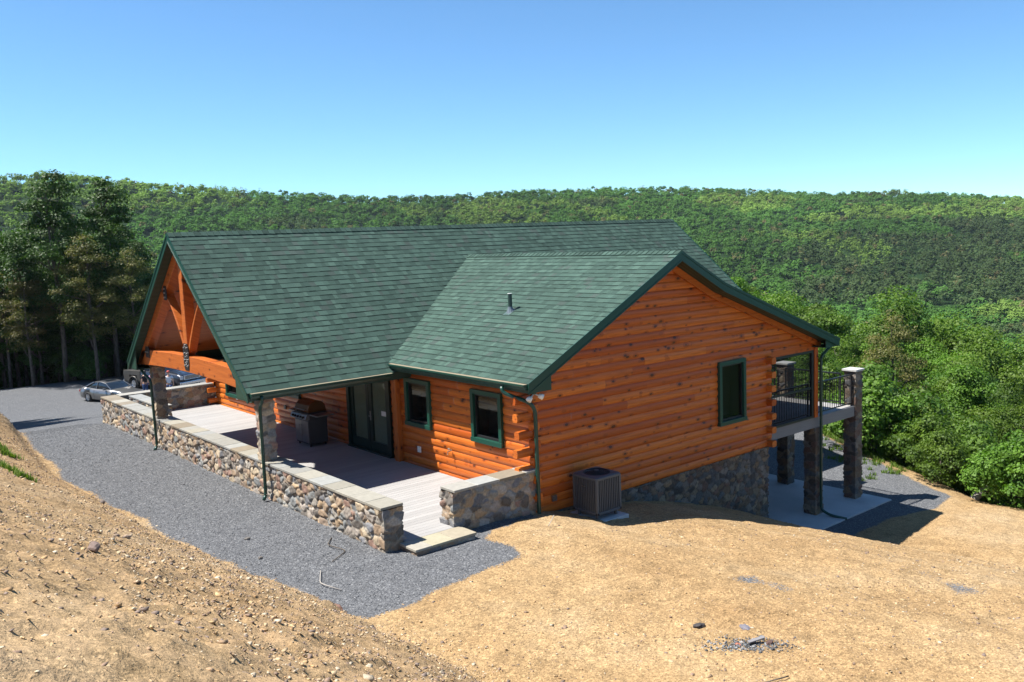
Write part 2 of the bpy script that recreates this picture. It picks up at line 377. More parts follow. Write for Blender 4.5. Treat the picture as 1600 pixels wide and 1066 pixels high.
def Hfar(x, y):
    dx = x-CAM[0]; dy = y-CAM[1]; r = np.hypot(dx, dy); az = np.arctan2(dy, dx)
    e = np.interp(az, az_x, az_e); D = 900 + 90*np.sin(az*3+1) - 170*sstep(1.15, 1.6, az)
    zr = CAM[2] + e*D - 3.0; zv = -52.
    s_ = np.clip((r-330)/(D-330), 0, 1); prof = s_**1.15*(1-.18*np.sin(s_*math.pi)*0)
    z = zv + (zr-zv)*prof
    z = np.where(r > D, zr - (r-D)*.10, z)
    z = z + 5*fbm(x/120, y/120, 3, 5)*sstep(330, 500, r)*(1-sstep(.75, 1, s_))
    return z
def H(x, y):
    x = np.asarray(x, float); y = np.asarray(y, float)
    r = np.hypot(x-4, y-10); t_ = sstep(70, 300, r)
    n = np.maximum(Hnear(x, y), -48.); return n*(1-t_) + Hfar(x, y)*t_
def Hd(x, y):
    """detailed near surface"""
    z = H(x, y); tx = np.interp(y, TY, TX); bank = sstep(0.0, .6, tx-x)
    gm = gravel_mask(x, y)
    rough = .25 + .6*bank + .25*sstep(-1, -4, y)
    rough = rough*(1-.65*gm)
    z = z + rough*(.030*fbm(x*1.1, y*1.1, 2, 1) + .032*fbm(x*4.5, y*4.5, 3, 2)) + rough*.040*np.abs(fbm(x*9, y*9, 2, 8))
    z = z + .05*fbm(x*.5, y*.5, 2, 3)*sstep(-.5, -3, y)
    # shallow wheel ruts across the yard
    ux, uy = .843, -.538; s_ = (x+3.4)*ux+(y+3.2)*uy; dd = -(x+3.4)*uy+(y+3.2)*ux + .25*np.sin(s_*.5)
    for o_ in (0, -1.65): z = z - .028*np.exp(-((dd-o_)/.11)**2)*sstep(-.5, 1.5, s_)*sstep(10, 7, s_) + .014*np.exp(-((np.abs(dd-o_)-.22)/.08)**2)*sstep(-.5, 1.5, s_)*sstep(10, 7, s_)
    # inside the house footprint the ground is cut away
    ins = ((x > -3.45) & (x < 7.9) & (y > .12) & (y < 16.8)); z = np.where(ins, z-.6, z)
    ins2 = ((x > 7.6) & (x < 12.9) & (y > -.6) & (y < 8)); z = np.where(ins2, np.minimum(z, -2.72), z)
    return z
def pip(x, y, poly):
    x = np.asarray(x); c = np.zeros(x.shape, bool); n = len(poly)
    for i in range(n):
        x1, y1 = poly[i]; x2, y2 = poly[(i+1) % n]
        k = ((y1 > y) != (y2 > y)) & (x < (x2-x1)*(y-y1)/((y2-y1) if y2 != y1 else 1e-9)+x1); c ^= k
    return c
def seg_dist(x, y, poly):
    d = np.full(np.shape(x), 1e9); n = len(poly)
    for i in range(n):
        x1, y1 = poly[i]; x2, y2 = poly[(i+1) % n]; vx, vy = x2-x1, y2-y1; L = vx*vx+vy*vy
        t_ = np.clip(((x-x1)*vx+(y-y1)*vy)/L, 0, 1); d = np.minimum(d, np.hypot(x-x1-t_*vx, y-y1-t_*vy))
    return d
G1 = [(-5.25, -2.25), (-4.4, -2.3), (-3.65, -2.15), (-2.9, -2.05), (-2.0, -1.95), (-1.75, -1.5), (-1.9, -.8), (-1.5, -.5), (-.3, -.35), (-.3, .3), (-3.3, .3), (-3.3, 18), (30, 22), (28, 62), (-12, 62), (-12, 30), (-9, 26), (-5.9, 23), (-5.5, 20), (-6.0, 17), (-6.42, 10.5), (-6.0, 3)]
G2 = [(7.6, -.6), (9.5, -1.6), (11.5, -1.5), (13.2, -1.9), (14.6, -1.6), (17.5, 2.6), (20, 6), (25, 14), (25, 22), (7.6, 22)]
G3 = [(2.5, -6.3), (2.8, -6.7), (2.1, -7.8), (1.6, -7.7), (1.9, -6.9)]; G4 = [(-.6, -5.0), (-.1, -5.3), (-.1, -6.2), (-.5, -6.1)]
def gravel_mask(x, y):
    m_ = np.zeros(np.shape(x))
    for P, wd, amp in ((G1, .32, 1), (G2, .35, 1), (G3, .6, .62), (G4, .45, .58)):
        d = seg_dist(x, y, P); s_ = np.where(pip(x, y, P), d, -d) + .10*fbm(x*1.3, y*1.3, 3, 21)*(2 if amp < 1 else 1)
        m_ = np.maximum(m_, np.clip(.5+s_/wd, 0, 1)*amp)
    return m_
def axis_pts(lo, a, b, hi, st):
    c = list(np.arange(a, b, st)); o = [b]; s_ = st
    while o[-1] < hi: s_ *= 1.12; o.append(o[-1]+s_)
    i = [a]; s_ = st
    while i[-1] > lo: s_ *= 1.12; i.append(i[-1]-s_)
    return np.array(i[1:][::-1] + c + o)
gx = axis_pts(-70, -12.5, 15.5, 110, .065); gy = axis_pts(-70, -11.5, 20, 130, .065)
X, Y = np.meshgrid(gx, gy); shp = X.shape; xf = X.ravel(); yf = Y.ravel()
gmask = gravel_mask(xf, yf); Z = Hd(xf, yf)
tx = np.interp(yf, TY, TX); bankc = sstep(0, .5, tx-xf)*.8 + .35*sstep(-2.5, -6, yf)*0
ex = np.interp(yf, EY, EX); gc = sstep(-.6, 1.2, xf-ex)*sstep(-1, 3, yf) + sstep(60, 62.5, yf) + sstep(1.5, 4, xf-ex)
gc = np.clip(gc, 0, 1)
# the forest to the left grows down to the bank
gc = np.maximum(gc, sstep(30, 34, yf)*sstep(-14, -18, xf))
cols = np.stack([gmask*(1-gc), bankc, gc], 1)
ny_, nx_ = shp; idx = np.arange(nx_*ny_).reshape(shp)
F = np.stack([idx[:-1, :-1], idx[:-1, 1:], idx[1:, 1:], idx[1:, :-1]], -1).reshape(-1, 4)
fg = (gmask*(1-gc))[F].mean(1) > .5
V = np.stack([xf, yf, Z], 1)
def submesh(name, Fs):
    u, inv = np.unique(Fs.ravel(), return_inverse=True)
    return npmesh(name, V[u], inv.reshape(-1, 4), M['ground'], smooth=True, cols=cols[u])
tag(submesh('ground', F[~fg]), kind='structure'); tag(submesh('gravel_drive', F[fg]), kind='structure')
# far terrain, one polar sheet out to beyond the horizon ridge
ra = np.concatenate([np.linspace(75, 300, 30), np.linspace(310, 1150, 90), np.linspace(1200, 4500, 12)])
aa = np.concatenate([np.linspace(-.35, 2.0, 260), np.linspace(2.05, 2*math.pi-.4, 60)])
A_, R_ = np.meshgrid(aa, ra); hx = CAM[0]+R_*np.cos(A_); hy = CAM[1]+R_*np.sin(A_)
hz = H(hx.ravel(), hy.ravel()).reshape(hx.shape); inside = (hx < 105) & (hy < 125) & (hx > -65) & (hy > -65); hz = hz - np.where(inside, 2.0, 0)
n2_, n1_ = hx.shape; idh = np.arange(n1_*n2_).reshape(hx.shape); idh = np.concatenate([idh, idh[:, :1]], 1)
Fh = np.stack([idh[:-1, :-1], idh[:-1, 1:], idh[1:, 1:], idh[1:, :-1]], -1).reshape(-1, 4)
tag(npmesh('hills', np.stack([hx.ravel(), hy.ravel(), hz.ravel()], 1), Fh, M['hill'], smooth=True), kind='structure')

# ------------------------------------------------------------------ forest on the hillside (one mass nobody could count)
def leaf_quads(C, N, S, rng):
    """C centres (n,3), N outward dirs, S sizes -> rhombus quads"""
    n = len(C); N = N + rng.normal(0, .45, (n, 3)); N /= np.linalg.norm(N, axis=1)[:, None]
    a = np.cross(N, rng.normal(0, 1, (n, 3))); a /= np.linalg.norm(a, axis=1)[:, None]; b = np.cross(N, a)
    a *= (S*rng.uniform(.6, 1, n))[:, None]; b *= (S*rng.uniform(.4, .75, n))[:, None]
    V = np.stack([C-a, C-b+N*S[:, None]*.12, C+a, C+b+N*S[:, None]*.12], 1).reshape(-1, 3)
    return V, np.arange(4*n).reshape(-1, 4)
def hill_forest():
    rng = np.random.default_rng(3)
    # sample points in polar so spacing is true to ground
    pts = []
    for r0, r1, sp in ((95, 330, 5.0), (330, 480, 4.8), (480, 1010, 5.5)):
        area = .5*(r1**2-r0**2)*(1.62-.14); n = int(area/(sp*sp)); r = np.sqrt(rng.uniform(r0**2, r1**2, n)); a = rng.uniform(.14, 1.62, n)
        pts.append(np.stack([r, a], 1))
    P = np.concatenate(pts); r = P[:, 0]; a = P[:, 1]
    x = CAM[0]+r*np.cos(a); y = CAM[1]+r*np.sin(a); z = H(x, y)
    el = (z+6-CAM[2])/r; e = np.interp(a, az_x, az_e)
    # drop what no viewpoint near the photo's could see (behind the crest, deep in the valley), thin out by position
    D = 900 + 90*np.sin(a*3+1) - 170*sstep(1.15, 1.6, a)
    keep = (r < D+60) & ((r > 300) | (a < .62) | (a > 1.28)) & (el > -.19) 
    x, y, z, r, a, el = [k[keep] for k in (x, y, z, r, a, el)]
    n = len(x); print('hill trees', n)
    band = fbm(x/150, y/70, 3, 31); pine = (sstep(-.02, .0, (el+.028)*-1*(1 if 1 else 0)) )
    elr = el + .010*fbm(x/90, y/90, 3, 77)
    pine = ((elr < -.005) & (elr > -.075) & (a < .60) & (band > -.25)) | (fbm(x/60, y/60, 2, 9) > .75)
    pale = ((elr > .004) & (elr < .022) & (a < .78) & (fbm(x/110, y/60, 2, 41) > -.15)) | ((a > 1.17) & (elr > .05)) | (fbm(x/70, y/70, 2, 13) > .55)
    rad = 1.4 + 2.7*rng.uniform(0, 1, n)**1.5*np.where(pine, .62, 1); ht = rng.uniform(4.5, 8.5, n)+np.where(r < 400, 3, 0)
    k = np.where(r < 450, 120, 66); k = np.where(pine, (k*.7).astype(int), k)
    I = np.repeat(np.arange(n), k); m_ = len(I)
    d = rng.normal(0, 1, (m_, 3)); d[:, 2] = np.abs(d[:, 2])*1.0 - .25; d /= np.linalg.norm(d, axis=1)[:, None]
    # lumpy crowns: push with low frequency lobes
    lob = 1 + .28*np.sin(d[:, 0]*5 + I*1.7)*np.sin(d[:, 1]*5 + I*2.3) + .15*np.sin(d[:, 2]*9 + I)
    rr = rad[I]*lob*rng.uniform(.8, 1.05, m_)
    zc = z[I] + ht[I]-rad[I]*.9
    C = np.stack([x[I]+d[:, 0]*rr, y[I]+d[:, 1]*rr, zc + d[:, 2]*rr*np.where(pine[I], 1.7, .95)], 1)
    S = np.where(r[I] < 450, .62, .92)*rng.uniform(.7, 1.2, m_)
    V_, F_ = leaf_quads(C, d+np.array([-.35, .25, .9]), S, rng)
    tone = (.5 + .22*fbm(x/40, y/40, 2, 55) + .30*fbm(x/160, y/110, 3, 91) + rng.normal(0, .17, n))[I] + rng.normal(0, .12, m_)
    base = np.array([.066, .150, .027])[None]*np.ones((m_, 3))
    base = np.where(pine[I][:, None], np.array([.058, .092, .032]), base); base = np.where(pale[I][:, None], np.array([.135, .215, .042]), base)
    brn = (rng.uniform(0, 1, n) < .04)[I]; base = np.where(brn[:, None], np.array([.13, .12, .05]), base)
    c = base*(.6 + .8*np.clip(tone, 0, 1.2))[:, None]
    o = npmesh('hillside_forest', V_, F_, M['hillleaf'], cols=np.repeat(c, 4, 0))
    tag(o, 'dense spring green forest covering the far hillside across the valley', 'forest', kind='stuff')
def hill_leaf_mat():
    m = bpy.data.materials.new('far_foliage'); m.use_nodes = True; t = NT(m); at = t.attr(); t.base(at.outputs['Color']); t.b.inputs['Roughness'].default_value = .7; t.b.inputs['Specular IOR Level'].default_value = .1
    nt = m.node_tree; mx = nt.nodes.new('ShaderNodeMixShader'); tl = nt.nodes.new('ShaderNodeBsdfTranslucent'); mx.inputs[0].default_value = .3
    t.l(t.mix(1.0, at.outputs['Color'], (1.0, 1.2, .5), 'MULTIPLY'), tl.inputs[0]); nt.links.new(t.b.outputs[0], mx.inputs[1]); nt.links.new(tl.outputs[0], mx.inputs[2]); nt.links.new(mx.outputs[0], nt.nodes['Material Output'].inputs[0]); return m
M['hillleaf'] = hill_leaf_mat()
hill_forest()

# thin summer haze over the valley
hb = MB(); hb.box(-400, 1400, -700, 1500, -75, 160); hz_m = bpy.data.materials.new('haze_air'); hz_m.use_nodes = True; hn = hz_m.node_tree; hn.nodes.clear()
ho = hn.nodes.new('ShaderNodeOutputMaterial'); hv = hn.nodes.new('ShaderNodeVolumePrincipled'); hv.inputs['Color'].default_value = (.75, .88, 1, 1); hv.inputs['Density'].default_value = .00006; hv.inputs['Anisotropy'].default_value = .2
hn.links.new(hv.outputs[0], ho.inputs['Volume']); hazeo = hb.build('haze', hz_m, None); tag(hazeo, 'thin bluish summer haze hanging over the wooded valley', 'haze', kind='stuff')

# ------------------------------------------------------------------ the log house
ZD = .08
house = empty('log_house', (4, 8.5, 0))
tag(house, 'single storey log house with orange stained logs and green shingle roof', 'house')
class HMB(MB):
    def build(s, name, mat, parent=house, **k):
        o = MB.build(s, name, mat, None, **k); o.parent = parent
        r = parent
        while r.parent: r = r.parent
        if r is house: o.matrix_parent_inverse = Matrix.Identity(4)
        return o
# the empty sits away from the origin: keep world coordinates for its parts
HINV = Matrix.Translation((-4, -8.5, 0))
def hp(o, parent=house):
    o.parent = parent
    if parent is house: o.matrix_parent_inverse = HINV
    return o
def B(mb, name, mat, parent=house, **k): return hp(mb.build(name, M[mat] if isinstance(mat, str) else mat, None, **k), parent)

COURSE = .18
class Frame:
    def __init__(s, p0, d, n): s.p = Vector((*p0, 0)); s.d = Vector((*d, 0)); s.n = Vector((*n, 0))
    def P(s, u, z, o=0): return s.p + s.d*u + s.n*o + Vector((0, 0, z))
    def box(s, mb, u0, u1, z0, z1, o0, o1):
        mb.obox(s.P((u0+u1)/2, (z0+z1)/2, (o0+o1)/2), (s.d, s.n, (0, 0, 1)), (abs(u1-u0)/2, abs(o1-o0)/2, abs(z1-z0)/2))
def logwall(name, fr, u0, u1, z0, z1, openings=(), clip=None, course=COURSE, zref=-.235, bulge=.027, mat='log', seed=0, K=7):
    rng = random.Random(seed); mb = MB()
    k0 = math.floor((z0-zref)/course); k = k0
    while zref + k*course < z1 - 1e-6:
        za = zref+k*course; zb = za+course; zl = max(za, z0); zh = min(zb, z1); k += 1
        if zh-zl < .004: continue
        a, b = (u0, u1) if clip is None else clip((zl+zh)/2)
        a = max(a, u0); b = min(b, u1)
        if b-a < .03: continue
        # butt joints
        cuts = [a]; u = a + rng.uniform(.6, 3.5)
        while u < b-.3: cuts.append(u); u += rng.uniform(1.6, 4.2)
        cuts.append(b)
        pieces = [(cuts[i]+(.0025 if i else 0), cuts[i+1]-.0) for i in range(len(cuts)-1)]
        # cut this course at openings in z bands
        zs = sorted({zl, zh} | {q for o in openings for q in (o[2], o[3]) if zl < q < zh})
        for ua, ub in pieces:
            tone = rng.random(); off = rng.uniform(0, 50); mb.cur = (tone, tone, tone)
            for i in range(len(zs)-1):
                zA, zB = zs[i], zs[i+1]; spans = [(ua, ub)]
                for (o0, o1, oz0, oz1) in openings:
                    if oz0 < (zA+zB)/2 < oz1:
                        ns = []
                        for s0, s1 in spans:
                            if o1 <= s0 or o0 >= s1: ns.append((s0, s1)); continue
                            if o0 > s0: ns.append((s0, o0))
                            if o1 < s1: ns.append((o1, s1))
                        spans = ns
                for s0, s1 in spans:
                    if s1-s0 < .005: continue
                    n = K if zB-zA > course*.6 else max(2, int(K*(zB-zA)/course)+1)
                    vs = []; uv = []
                    for q in range(n+1):
                        z = zA+(zB-zA)*q/n; t_ = (z-za)/course; o = bulge*(max(0, 1-(2*t_-1)**2))**.55 - .02
                        for uu in (s0, s1): vs.append(fr.P(uu, z, o)); uv.append((uu+off, z+off*.37))
                    mb.add(vs, [(2*q, 2*q+1, 2*q+3, 2*q+2) for q in range(n)], uv)
    return B(mb, name, mat, smooth=True, fix=False)

WX = Frame((0, 0), (0, 1), (-1, 0))     # porch side wall, u = y
WY = Frame((0, 0), (1, 0), (0, -1))     # south gable wall, u = x
win1 = (3.62, 4.63, 1.06, 2.17); win2 = (.97, 1.99, 1.06, 2.18); door = (5.38, 7.5, .08, 2.14)
win3 = (10.35, 11.25, 1.02, 2.1); win4 = (13.75, 15.85, .50, 1.95)
logwall('porch_wall', WX, 0, 16.95, -.235, 2.5, [win1, win2, door, win3, win4], seed=1)
def zroof(x):   # wing roof surface
    if x < 4.133: return 2.585 + .513*(x+.459)
    if x < 5.663: return 4.94 - .521*(x-4.133)
    return 4.143 - .365*(x-5.663)
def gclip(off):
    def f(z):
        a = -.459 + (z+off-2.585)/.513
        zz = z+off
        b = 4.133 + (4.94-zz)/.521 if zz > 4.143 else 5.663 + (4.143-zz)/.365
        return a, b
    return f
gwin = (5.92, 6.94, .66, 2.20)
logwall('gable_wall', WY, 0.0, 10.12, -.235, 4.9, [gwin, (8.12, 11, -1, 2.235)], clip=gclip(.16), seed=2)
mb = MB()   # orange rake trim board under the right hand soffit
for x0, x1 in ((4.12, 5.66), (5.66, 10.3)):
    za, zb = zroof(x0)-.27, zroof(x1)-.27
    mb.cur = (.7, 0, 0); mb.beam((x0, -.055, za), (x1, -.055, zb), .05, .14, (0, 0, 1))
mb.uv = [(v[0], v[2]) for v in mb.v]
B(mb, 'rake_trim_board', 'beam')
# north wall of the far wing and back walls (real, though hardly seen)
logwall('north_wall', Frame((0, 16.95), (1, 0), (0, 1)), 0, 8.0, -.235, 4.9, clip=gclip(.16), seed=3, K=3)
logwall('east_wall', Frame((8.0, 0), (0, 1), (1, 0)), 0, 4.8, -.235, 3.0, seed=4, K=3)
logwall('great_room_wall', Frame((8.0, 4.8), (1, 0), (0, -1)), 0, 5.9, -.4, 2.9, seed=5, K=3)
mb = MB(); mb.box(13.88, 13.96, 4.8, 12.2, -2.6, 2.7); B(mb, 'rear_wall', 'interior')
# recessed gable under the porch roof
YM = 8.477; SL = .8375
def mclip(off):
    def f(z):
        h = (5.816-off-z)/SL; return YM-h, YM+h
    return f
logwall('porch_gable_wall', Frame((-.02, 0), (0, 1), (-1, 0)), 4.4, 12.56, 2.5, 5.7, clip=mclip(.16), course=.16, zref=2.5, bulge=.02, mat='beam', seed=6)

# --- crossing log ends at corners
def log_ends(name, boxes):
    rng = random.Random(5)
    for (c, ax, L, rr) in boxes:
        mb = MB()
        c = Vector(c); d = Vector(ax); tone = rng.random(); mb.cur = (tone,)*3
        sd = Vector((0, 0, 1)).cross(d); n = 10; ring = []
        for k in range(n):
            t_ = 2*math.pi*(k+.5)/n; hx_ = max(-.80, min(.80, math.cos(t_)*1.05)); hz_ = max(-.92, min(.92, math.sin(t_)*1.1)); ring.append(sd*hx_*rr + Vector((0, 0, hz_*COURSE/2)))
        base = len(mb.v); o_ = rng.uniform(0, 9)
        mb.add([c+q for q in ring]+[c+d*L+q for q in ring], [(k, (k+1) % n, n+(k+1) % n, n+k) for k in range(n)],
               [(o_, q.z) for q in ring]+[(o_+L, q.z) for q in ring])
        mb.add([c+d*L+q for q in ring], [tuple(range(n))[::-1]], [(o_+q.dot(sd)*3, o_+q.z*3) for q in ring])
        B(mb, name, 'log')
bx = []
for k in range(14):
    zc = -.235 + (k+.5)*COURSE
    if zc > 2.35: break
    if k % 2 == 0: bx.append(((-.055, .0, zc), (0, -1, 0), .15 + .02*((k*7) % 3), .10))
    elif k % 2 == 1 and zc < 2.3: bx.append(((.05, .09, zc), (-1, 0, 0), .42 + .03*((k*5) % 3), .095))
log_ends('log_end', bx)
bx = []
for k in range(15):
    zc = -.235 + (k+.5)*COURSE
    if zc > 2.2: break
    if k % 2 == 0: bx.append(((7.99, .05, zc), (0, -1, 0), .22, .12))
log_ends('log_end', bx)
bx = []
for k in range(14):
    zc = -.235+(k+.5)*COURSE
    if zc > 2.3: break
    if k % 2 == 0: bx.append(((.05, 16.86, zc), (-1, 0, 0), .38, .10))
    else: bx.append(((.0, 16.9, zc), (0, 1, 0), .3, .10))
log_ends('log_end', bx)
mb = MB(); mb.cur = (.6, 0, 0); mb.box(-.14, .0, 4.92, 5.10, ZD, 2.42); mb.uv = [(v[2], v[1]*1.0+v[0]) for v in mb.v]; B(mb, 'corner_post', 'beam', bevel=.012)

# --- windows and door
def window(fr, u0, u1, z0, z1, label=None, mull=(), blind=True, fw=.082, nm='window', low_tab=False):
    f = MB()
    fr.box(f, u0-.02, u1+.02, z1-fw, z1+.015, -.06, .075); fr.box(f, u0-.03, u1+.03, z0-.02, z0+fw, -.06, .09)
    fr.box(f, u0-.018, u0+fw, z0+fw, z1-fw, -.06, .075); fr.box(f, u1-fw, u1+.018, z0+fw, z1-fw, -.06, .075)
    for q in mull: fr.box(f, q-.05, q+.05, z0+fw, z1-fw, -.06, .06)
    o = B(f, nm, 'green_paint', bevel=.006)
    if label: o['label'] = label
    s = MB(); i0, i1, j0, j1 = u0+fw+.004, u1-fw-.004, z0+fw+.004, z1-fw-.004
    for a, b, c, d in ((i0, i1, j1-.035, j1), (i0, i1, j0, j0+.045), (i0, i0+.035, j0+.045, j1-.035), (i1-.035, i1, j0+.045, j1-.035)): fr.box(s, a, b, c, d, -.03, .015)
    c = B(s, 'sash', 'black', parent=o)
    p = MB(); p.add([fr.P(i0, j0, -.012), fr.P(i1, j0, -.012), fr.P(i1, j1, -.012), fr.P(i0, j1, -.012)], [(0, 1, 2, 3)]); B(p, 'pane', 'glass', parent=o)
    k = MB(); q = .35
    for aa in ((i0, i1, j0, j1, -q, -q-.02), (i0-.02, i0, j0, j1, -q, -.06), (i1, i1+.02, j0, j1, -q, -.06), (i0, i1, j1, j1+.02, -q, -.06), (i0, i1, j0-.02, j0, -q, -.06)): fr.box(k, *aa)
    B(k, 'room_interior', 'interior', parent=o)
    if blind:
        bl = MB(); fr.box(bl, i0+.02, i1-.02, j1-.20, j1-.13, -.10, -.07); B(bl, 'blind', 'blind', parent=o)
    for ch in o.children: ch.matrix_parent_inverse = Matrix.Identity(4)
    # parts of parts: frame object carries world coordinates, so undo the house offset for them
    for ch in o.children: ch.matrix_parent_inverse = (HINV @ Matrix.Identity(4)).inverted() @ HINV
    return o
window(WX, *win1, label='window beside the corner post, green frame'); window(WX, *win2, label='window nearest the log corner, green frame')
window(WX, *win3, blind=False, label='window behind the grill'); window(WX, *win4, blind=False, mull=(14.8,), label='wide window on the sunlit far wall')
window(WY, *gwin, blind=False, label='tall window in the gable wall')
f = MB(); u0, u1, z0, z1 = door
WX.box(f, u0, u1, z1-.10, z1+.02, -.06, .07); WX.box(f, u0-.02, u0+.10, z0, z1-.1, -.06, .07); WX.box(f, u1-.10, u1+.02, z0, z1-.1, -.06, .07); WX.box(f, u0, u1, z0-.005, z0+.04, -.06, .12)
df = B(f, 'french_door', 'door_green', bevel=.005)
for a, b in ((u0+.11, (u0+u1)/2-.01), ((u0+u1)/2+.01, u1-.11)):
    l = MB(); s_ = .13
    WX.box(l, a, b, z1-.22, z1-.11, -.04, .02); WX.box(l, a, b, z0+.05, z0+.28, -.04, .02); WX.box(l, a, a+s_, z0+.28, z1-.22, -.04, .02); WX.box(l, b-s_, b, z0+.28, z1-.22, -.04, .02)
    lo = B(l, 'door_leaf', M['door_green'], parent=df, bevel=.004)
    p = MB(); WX.box(p, a+s_, b-s_, z0+.28, z1-.22, -.02, -.012); B(p, 'pane', 'glass', parent=df)
    p = MB(); WX.box(p, a+s_, b-s_, z0+.28, z1-.22, -.04, -.03); B(p, 'curtain', 'curtain', parent=df)
p = MB(); p.tube([WX.P((u0+u1)/2+.0-.06, 1.02, .02), WX.P((u0+u1)/2-.06, 1.02, .07), WX.P((u0+u1)/2-.17, 1.02, .075)], .012); WX.box(p, (u0+u1)/2-.085, (u0+u1)/2-.035, .9, 1.14, .02, .03); B(p, 'door_handle', 'steel', parent=df)
p = MB(); WX.box(p, u0+.22, u0+.50, 1.08, 1.2, -.009, -.004); B(p, 'paper_sticker', 'white_plastic', parent=df)

# --- roofs
SH = [np.array(c) for c in ((.046, .083, .066), (.053, .095, .076), (.041, .074, .060), (.060, .104, .083), (.056, .080, .069))]
def shingles(name, O, U, V, poly, ulim, vmax, e=.175, seed=0, kk=None):
    """poly: function v->(u0,u1) in metres"""
    rng = random.Random(seed); O = Vector(O); U = Vector(U).normalized(); V = Vector(V).normalized(); N = U.cross(V).normalized()
    if N.z < 0: N = -N
    mb = MB(); r = 0; v = 0.
    def P(u, vv, h): return O + U*u + V*vv + N*h
    def quad(u0, u1, v0, v1, h0, h1, c):
        mb.cur = tuple(c); mb.add([P(u0, v0, h0), P(u1, v0, h0), P(u1, v1, h1), P(u0, v1, h1), P(u0, v0, h0-.012), P(u1, v0, h0-.012)], [(0, 1, 2, 3), (4, 5, 1, 0)])
    def lim(v0, v1): a = poly(v0); b = poly(v1); return max(a[0], b[0]), min(a[1], b[1])
    while v < vmax-.01:
        v1 = min(v+e, vmax); a, b = poly(v); c_, d_ = poly(v1)
        # base strip follows the sloping ends exactly
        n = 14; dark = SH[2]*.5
        base = len(mb.v)
        u = a
        while u < b-.01:
            wd = rng.choice((.09, .12, .15, .18, .22)); u2 = min(u+wd, b)
            cc = SH[rng.choices((0, 1, 2, 3, 4), (4, 4, 3, 2, 1))[0]]*rng.uniform(.93, 1.07)
            uc0 = min(max(u, c_), d_); uc1 = min(max(u2, c_), d_)
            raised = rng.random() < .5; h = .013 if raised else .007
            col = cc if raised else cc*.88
            mb.cur = tuple(col)
            mb.add([P(u, v, h), P(u2, v, h), P(uc1, v1+.0, .003), P(uc0, v1, .003), P(u, v, -.004), P(u2, v, -.004)], [(0, 1, 2, 3)])
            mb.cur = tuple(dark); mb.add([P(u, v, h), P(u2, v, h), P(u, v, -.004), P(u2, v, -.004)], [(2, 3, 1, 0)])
            # dark granule band that also paints the shadow line under the tab above
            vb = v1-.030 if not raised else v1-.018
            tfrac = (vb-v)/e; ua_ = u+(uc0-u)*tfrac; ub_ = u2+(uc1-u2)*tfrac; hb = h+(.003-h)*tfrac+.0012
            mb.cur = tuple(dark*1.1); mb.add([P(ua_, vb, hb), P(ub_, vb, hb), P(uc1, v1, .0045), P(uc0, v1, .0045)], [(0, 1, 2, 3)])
            u = u2
        v = v1
    return B(mb, name, 'shingle', fix=False)
zme, yme = 2.383, 4.378; zmr = 5.816; MXL, MXR = -4.07, 14.33
Lm = math.hypot(YM-yme, zmr-zme)
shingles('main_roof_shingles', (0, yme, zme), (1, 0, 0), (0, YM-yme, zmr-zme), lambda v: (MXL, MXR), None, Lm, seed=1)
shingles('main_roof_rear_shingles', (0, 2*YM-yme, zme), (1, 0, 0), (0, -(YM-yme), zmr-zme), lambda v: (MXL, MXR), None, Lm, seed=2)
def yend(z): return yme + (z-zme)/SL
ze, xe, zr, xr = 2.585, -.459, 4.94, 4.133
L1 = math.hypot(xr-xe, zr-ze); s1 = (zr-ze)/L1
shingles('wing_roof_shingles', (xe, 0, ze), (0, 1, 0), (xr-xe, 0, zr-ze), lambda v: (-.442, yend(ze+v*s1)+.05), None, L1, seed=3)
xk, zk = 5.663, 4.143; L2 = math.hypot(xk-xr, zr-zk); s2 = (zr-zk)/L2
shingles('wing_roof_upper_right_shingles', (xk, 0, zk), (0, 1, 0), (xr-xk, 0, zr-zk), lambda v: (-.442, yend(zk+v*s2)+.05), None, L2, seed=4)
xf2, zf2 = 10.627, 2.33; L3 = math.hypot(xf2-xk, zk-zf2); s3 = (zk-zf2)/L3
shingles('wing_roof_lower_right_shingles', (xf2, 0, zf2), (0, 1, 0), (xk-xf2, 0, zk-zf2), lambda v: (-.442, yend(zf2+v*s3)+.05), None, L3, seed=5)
shingles('far_wing_roof_shingles', (xe, 0, ze), (0, 1, 0), (xr-xe, 0, zr-ze), lambda v: (2*YM-yend(ze+v*s1)-.05, 17.4), None, L1, seed=6)
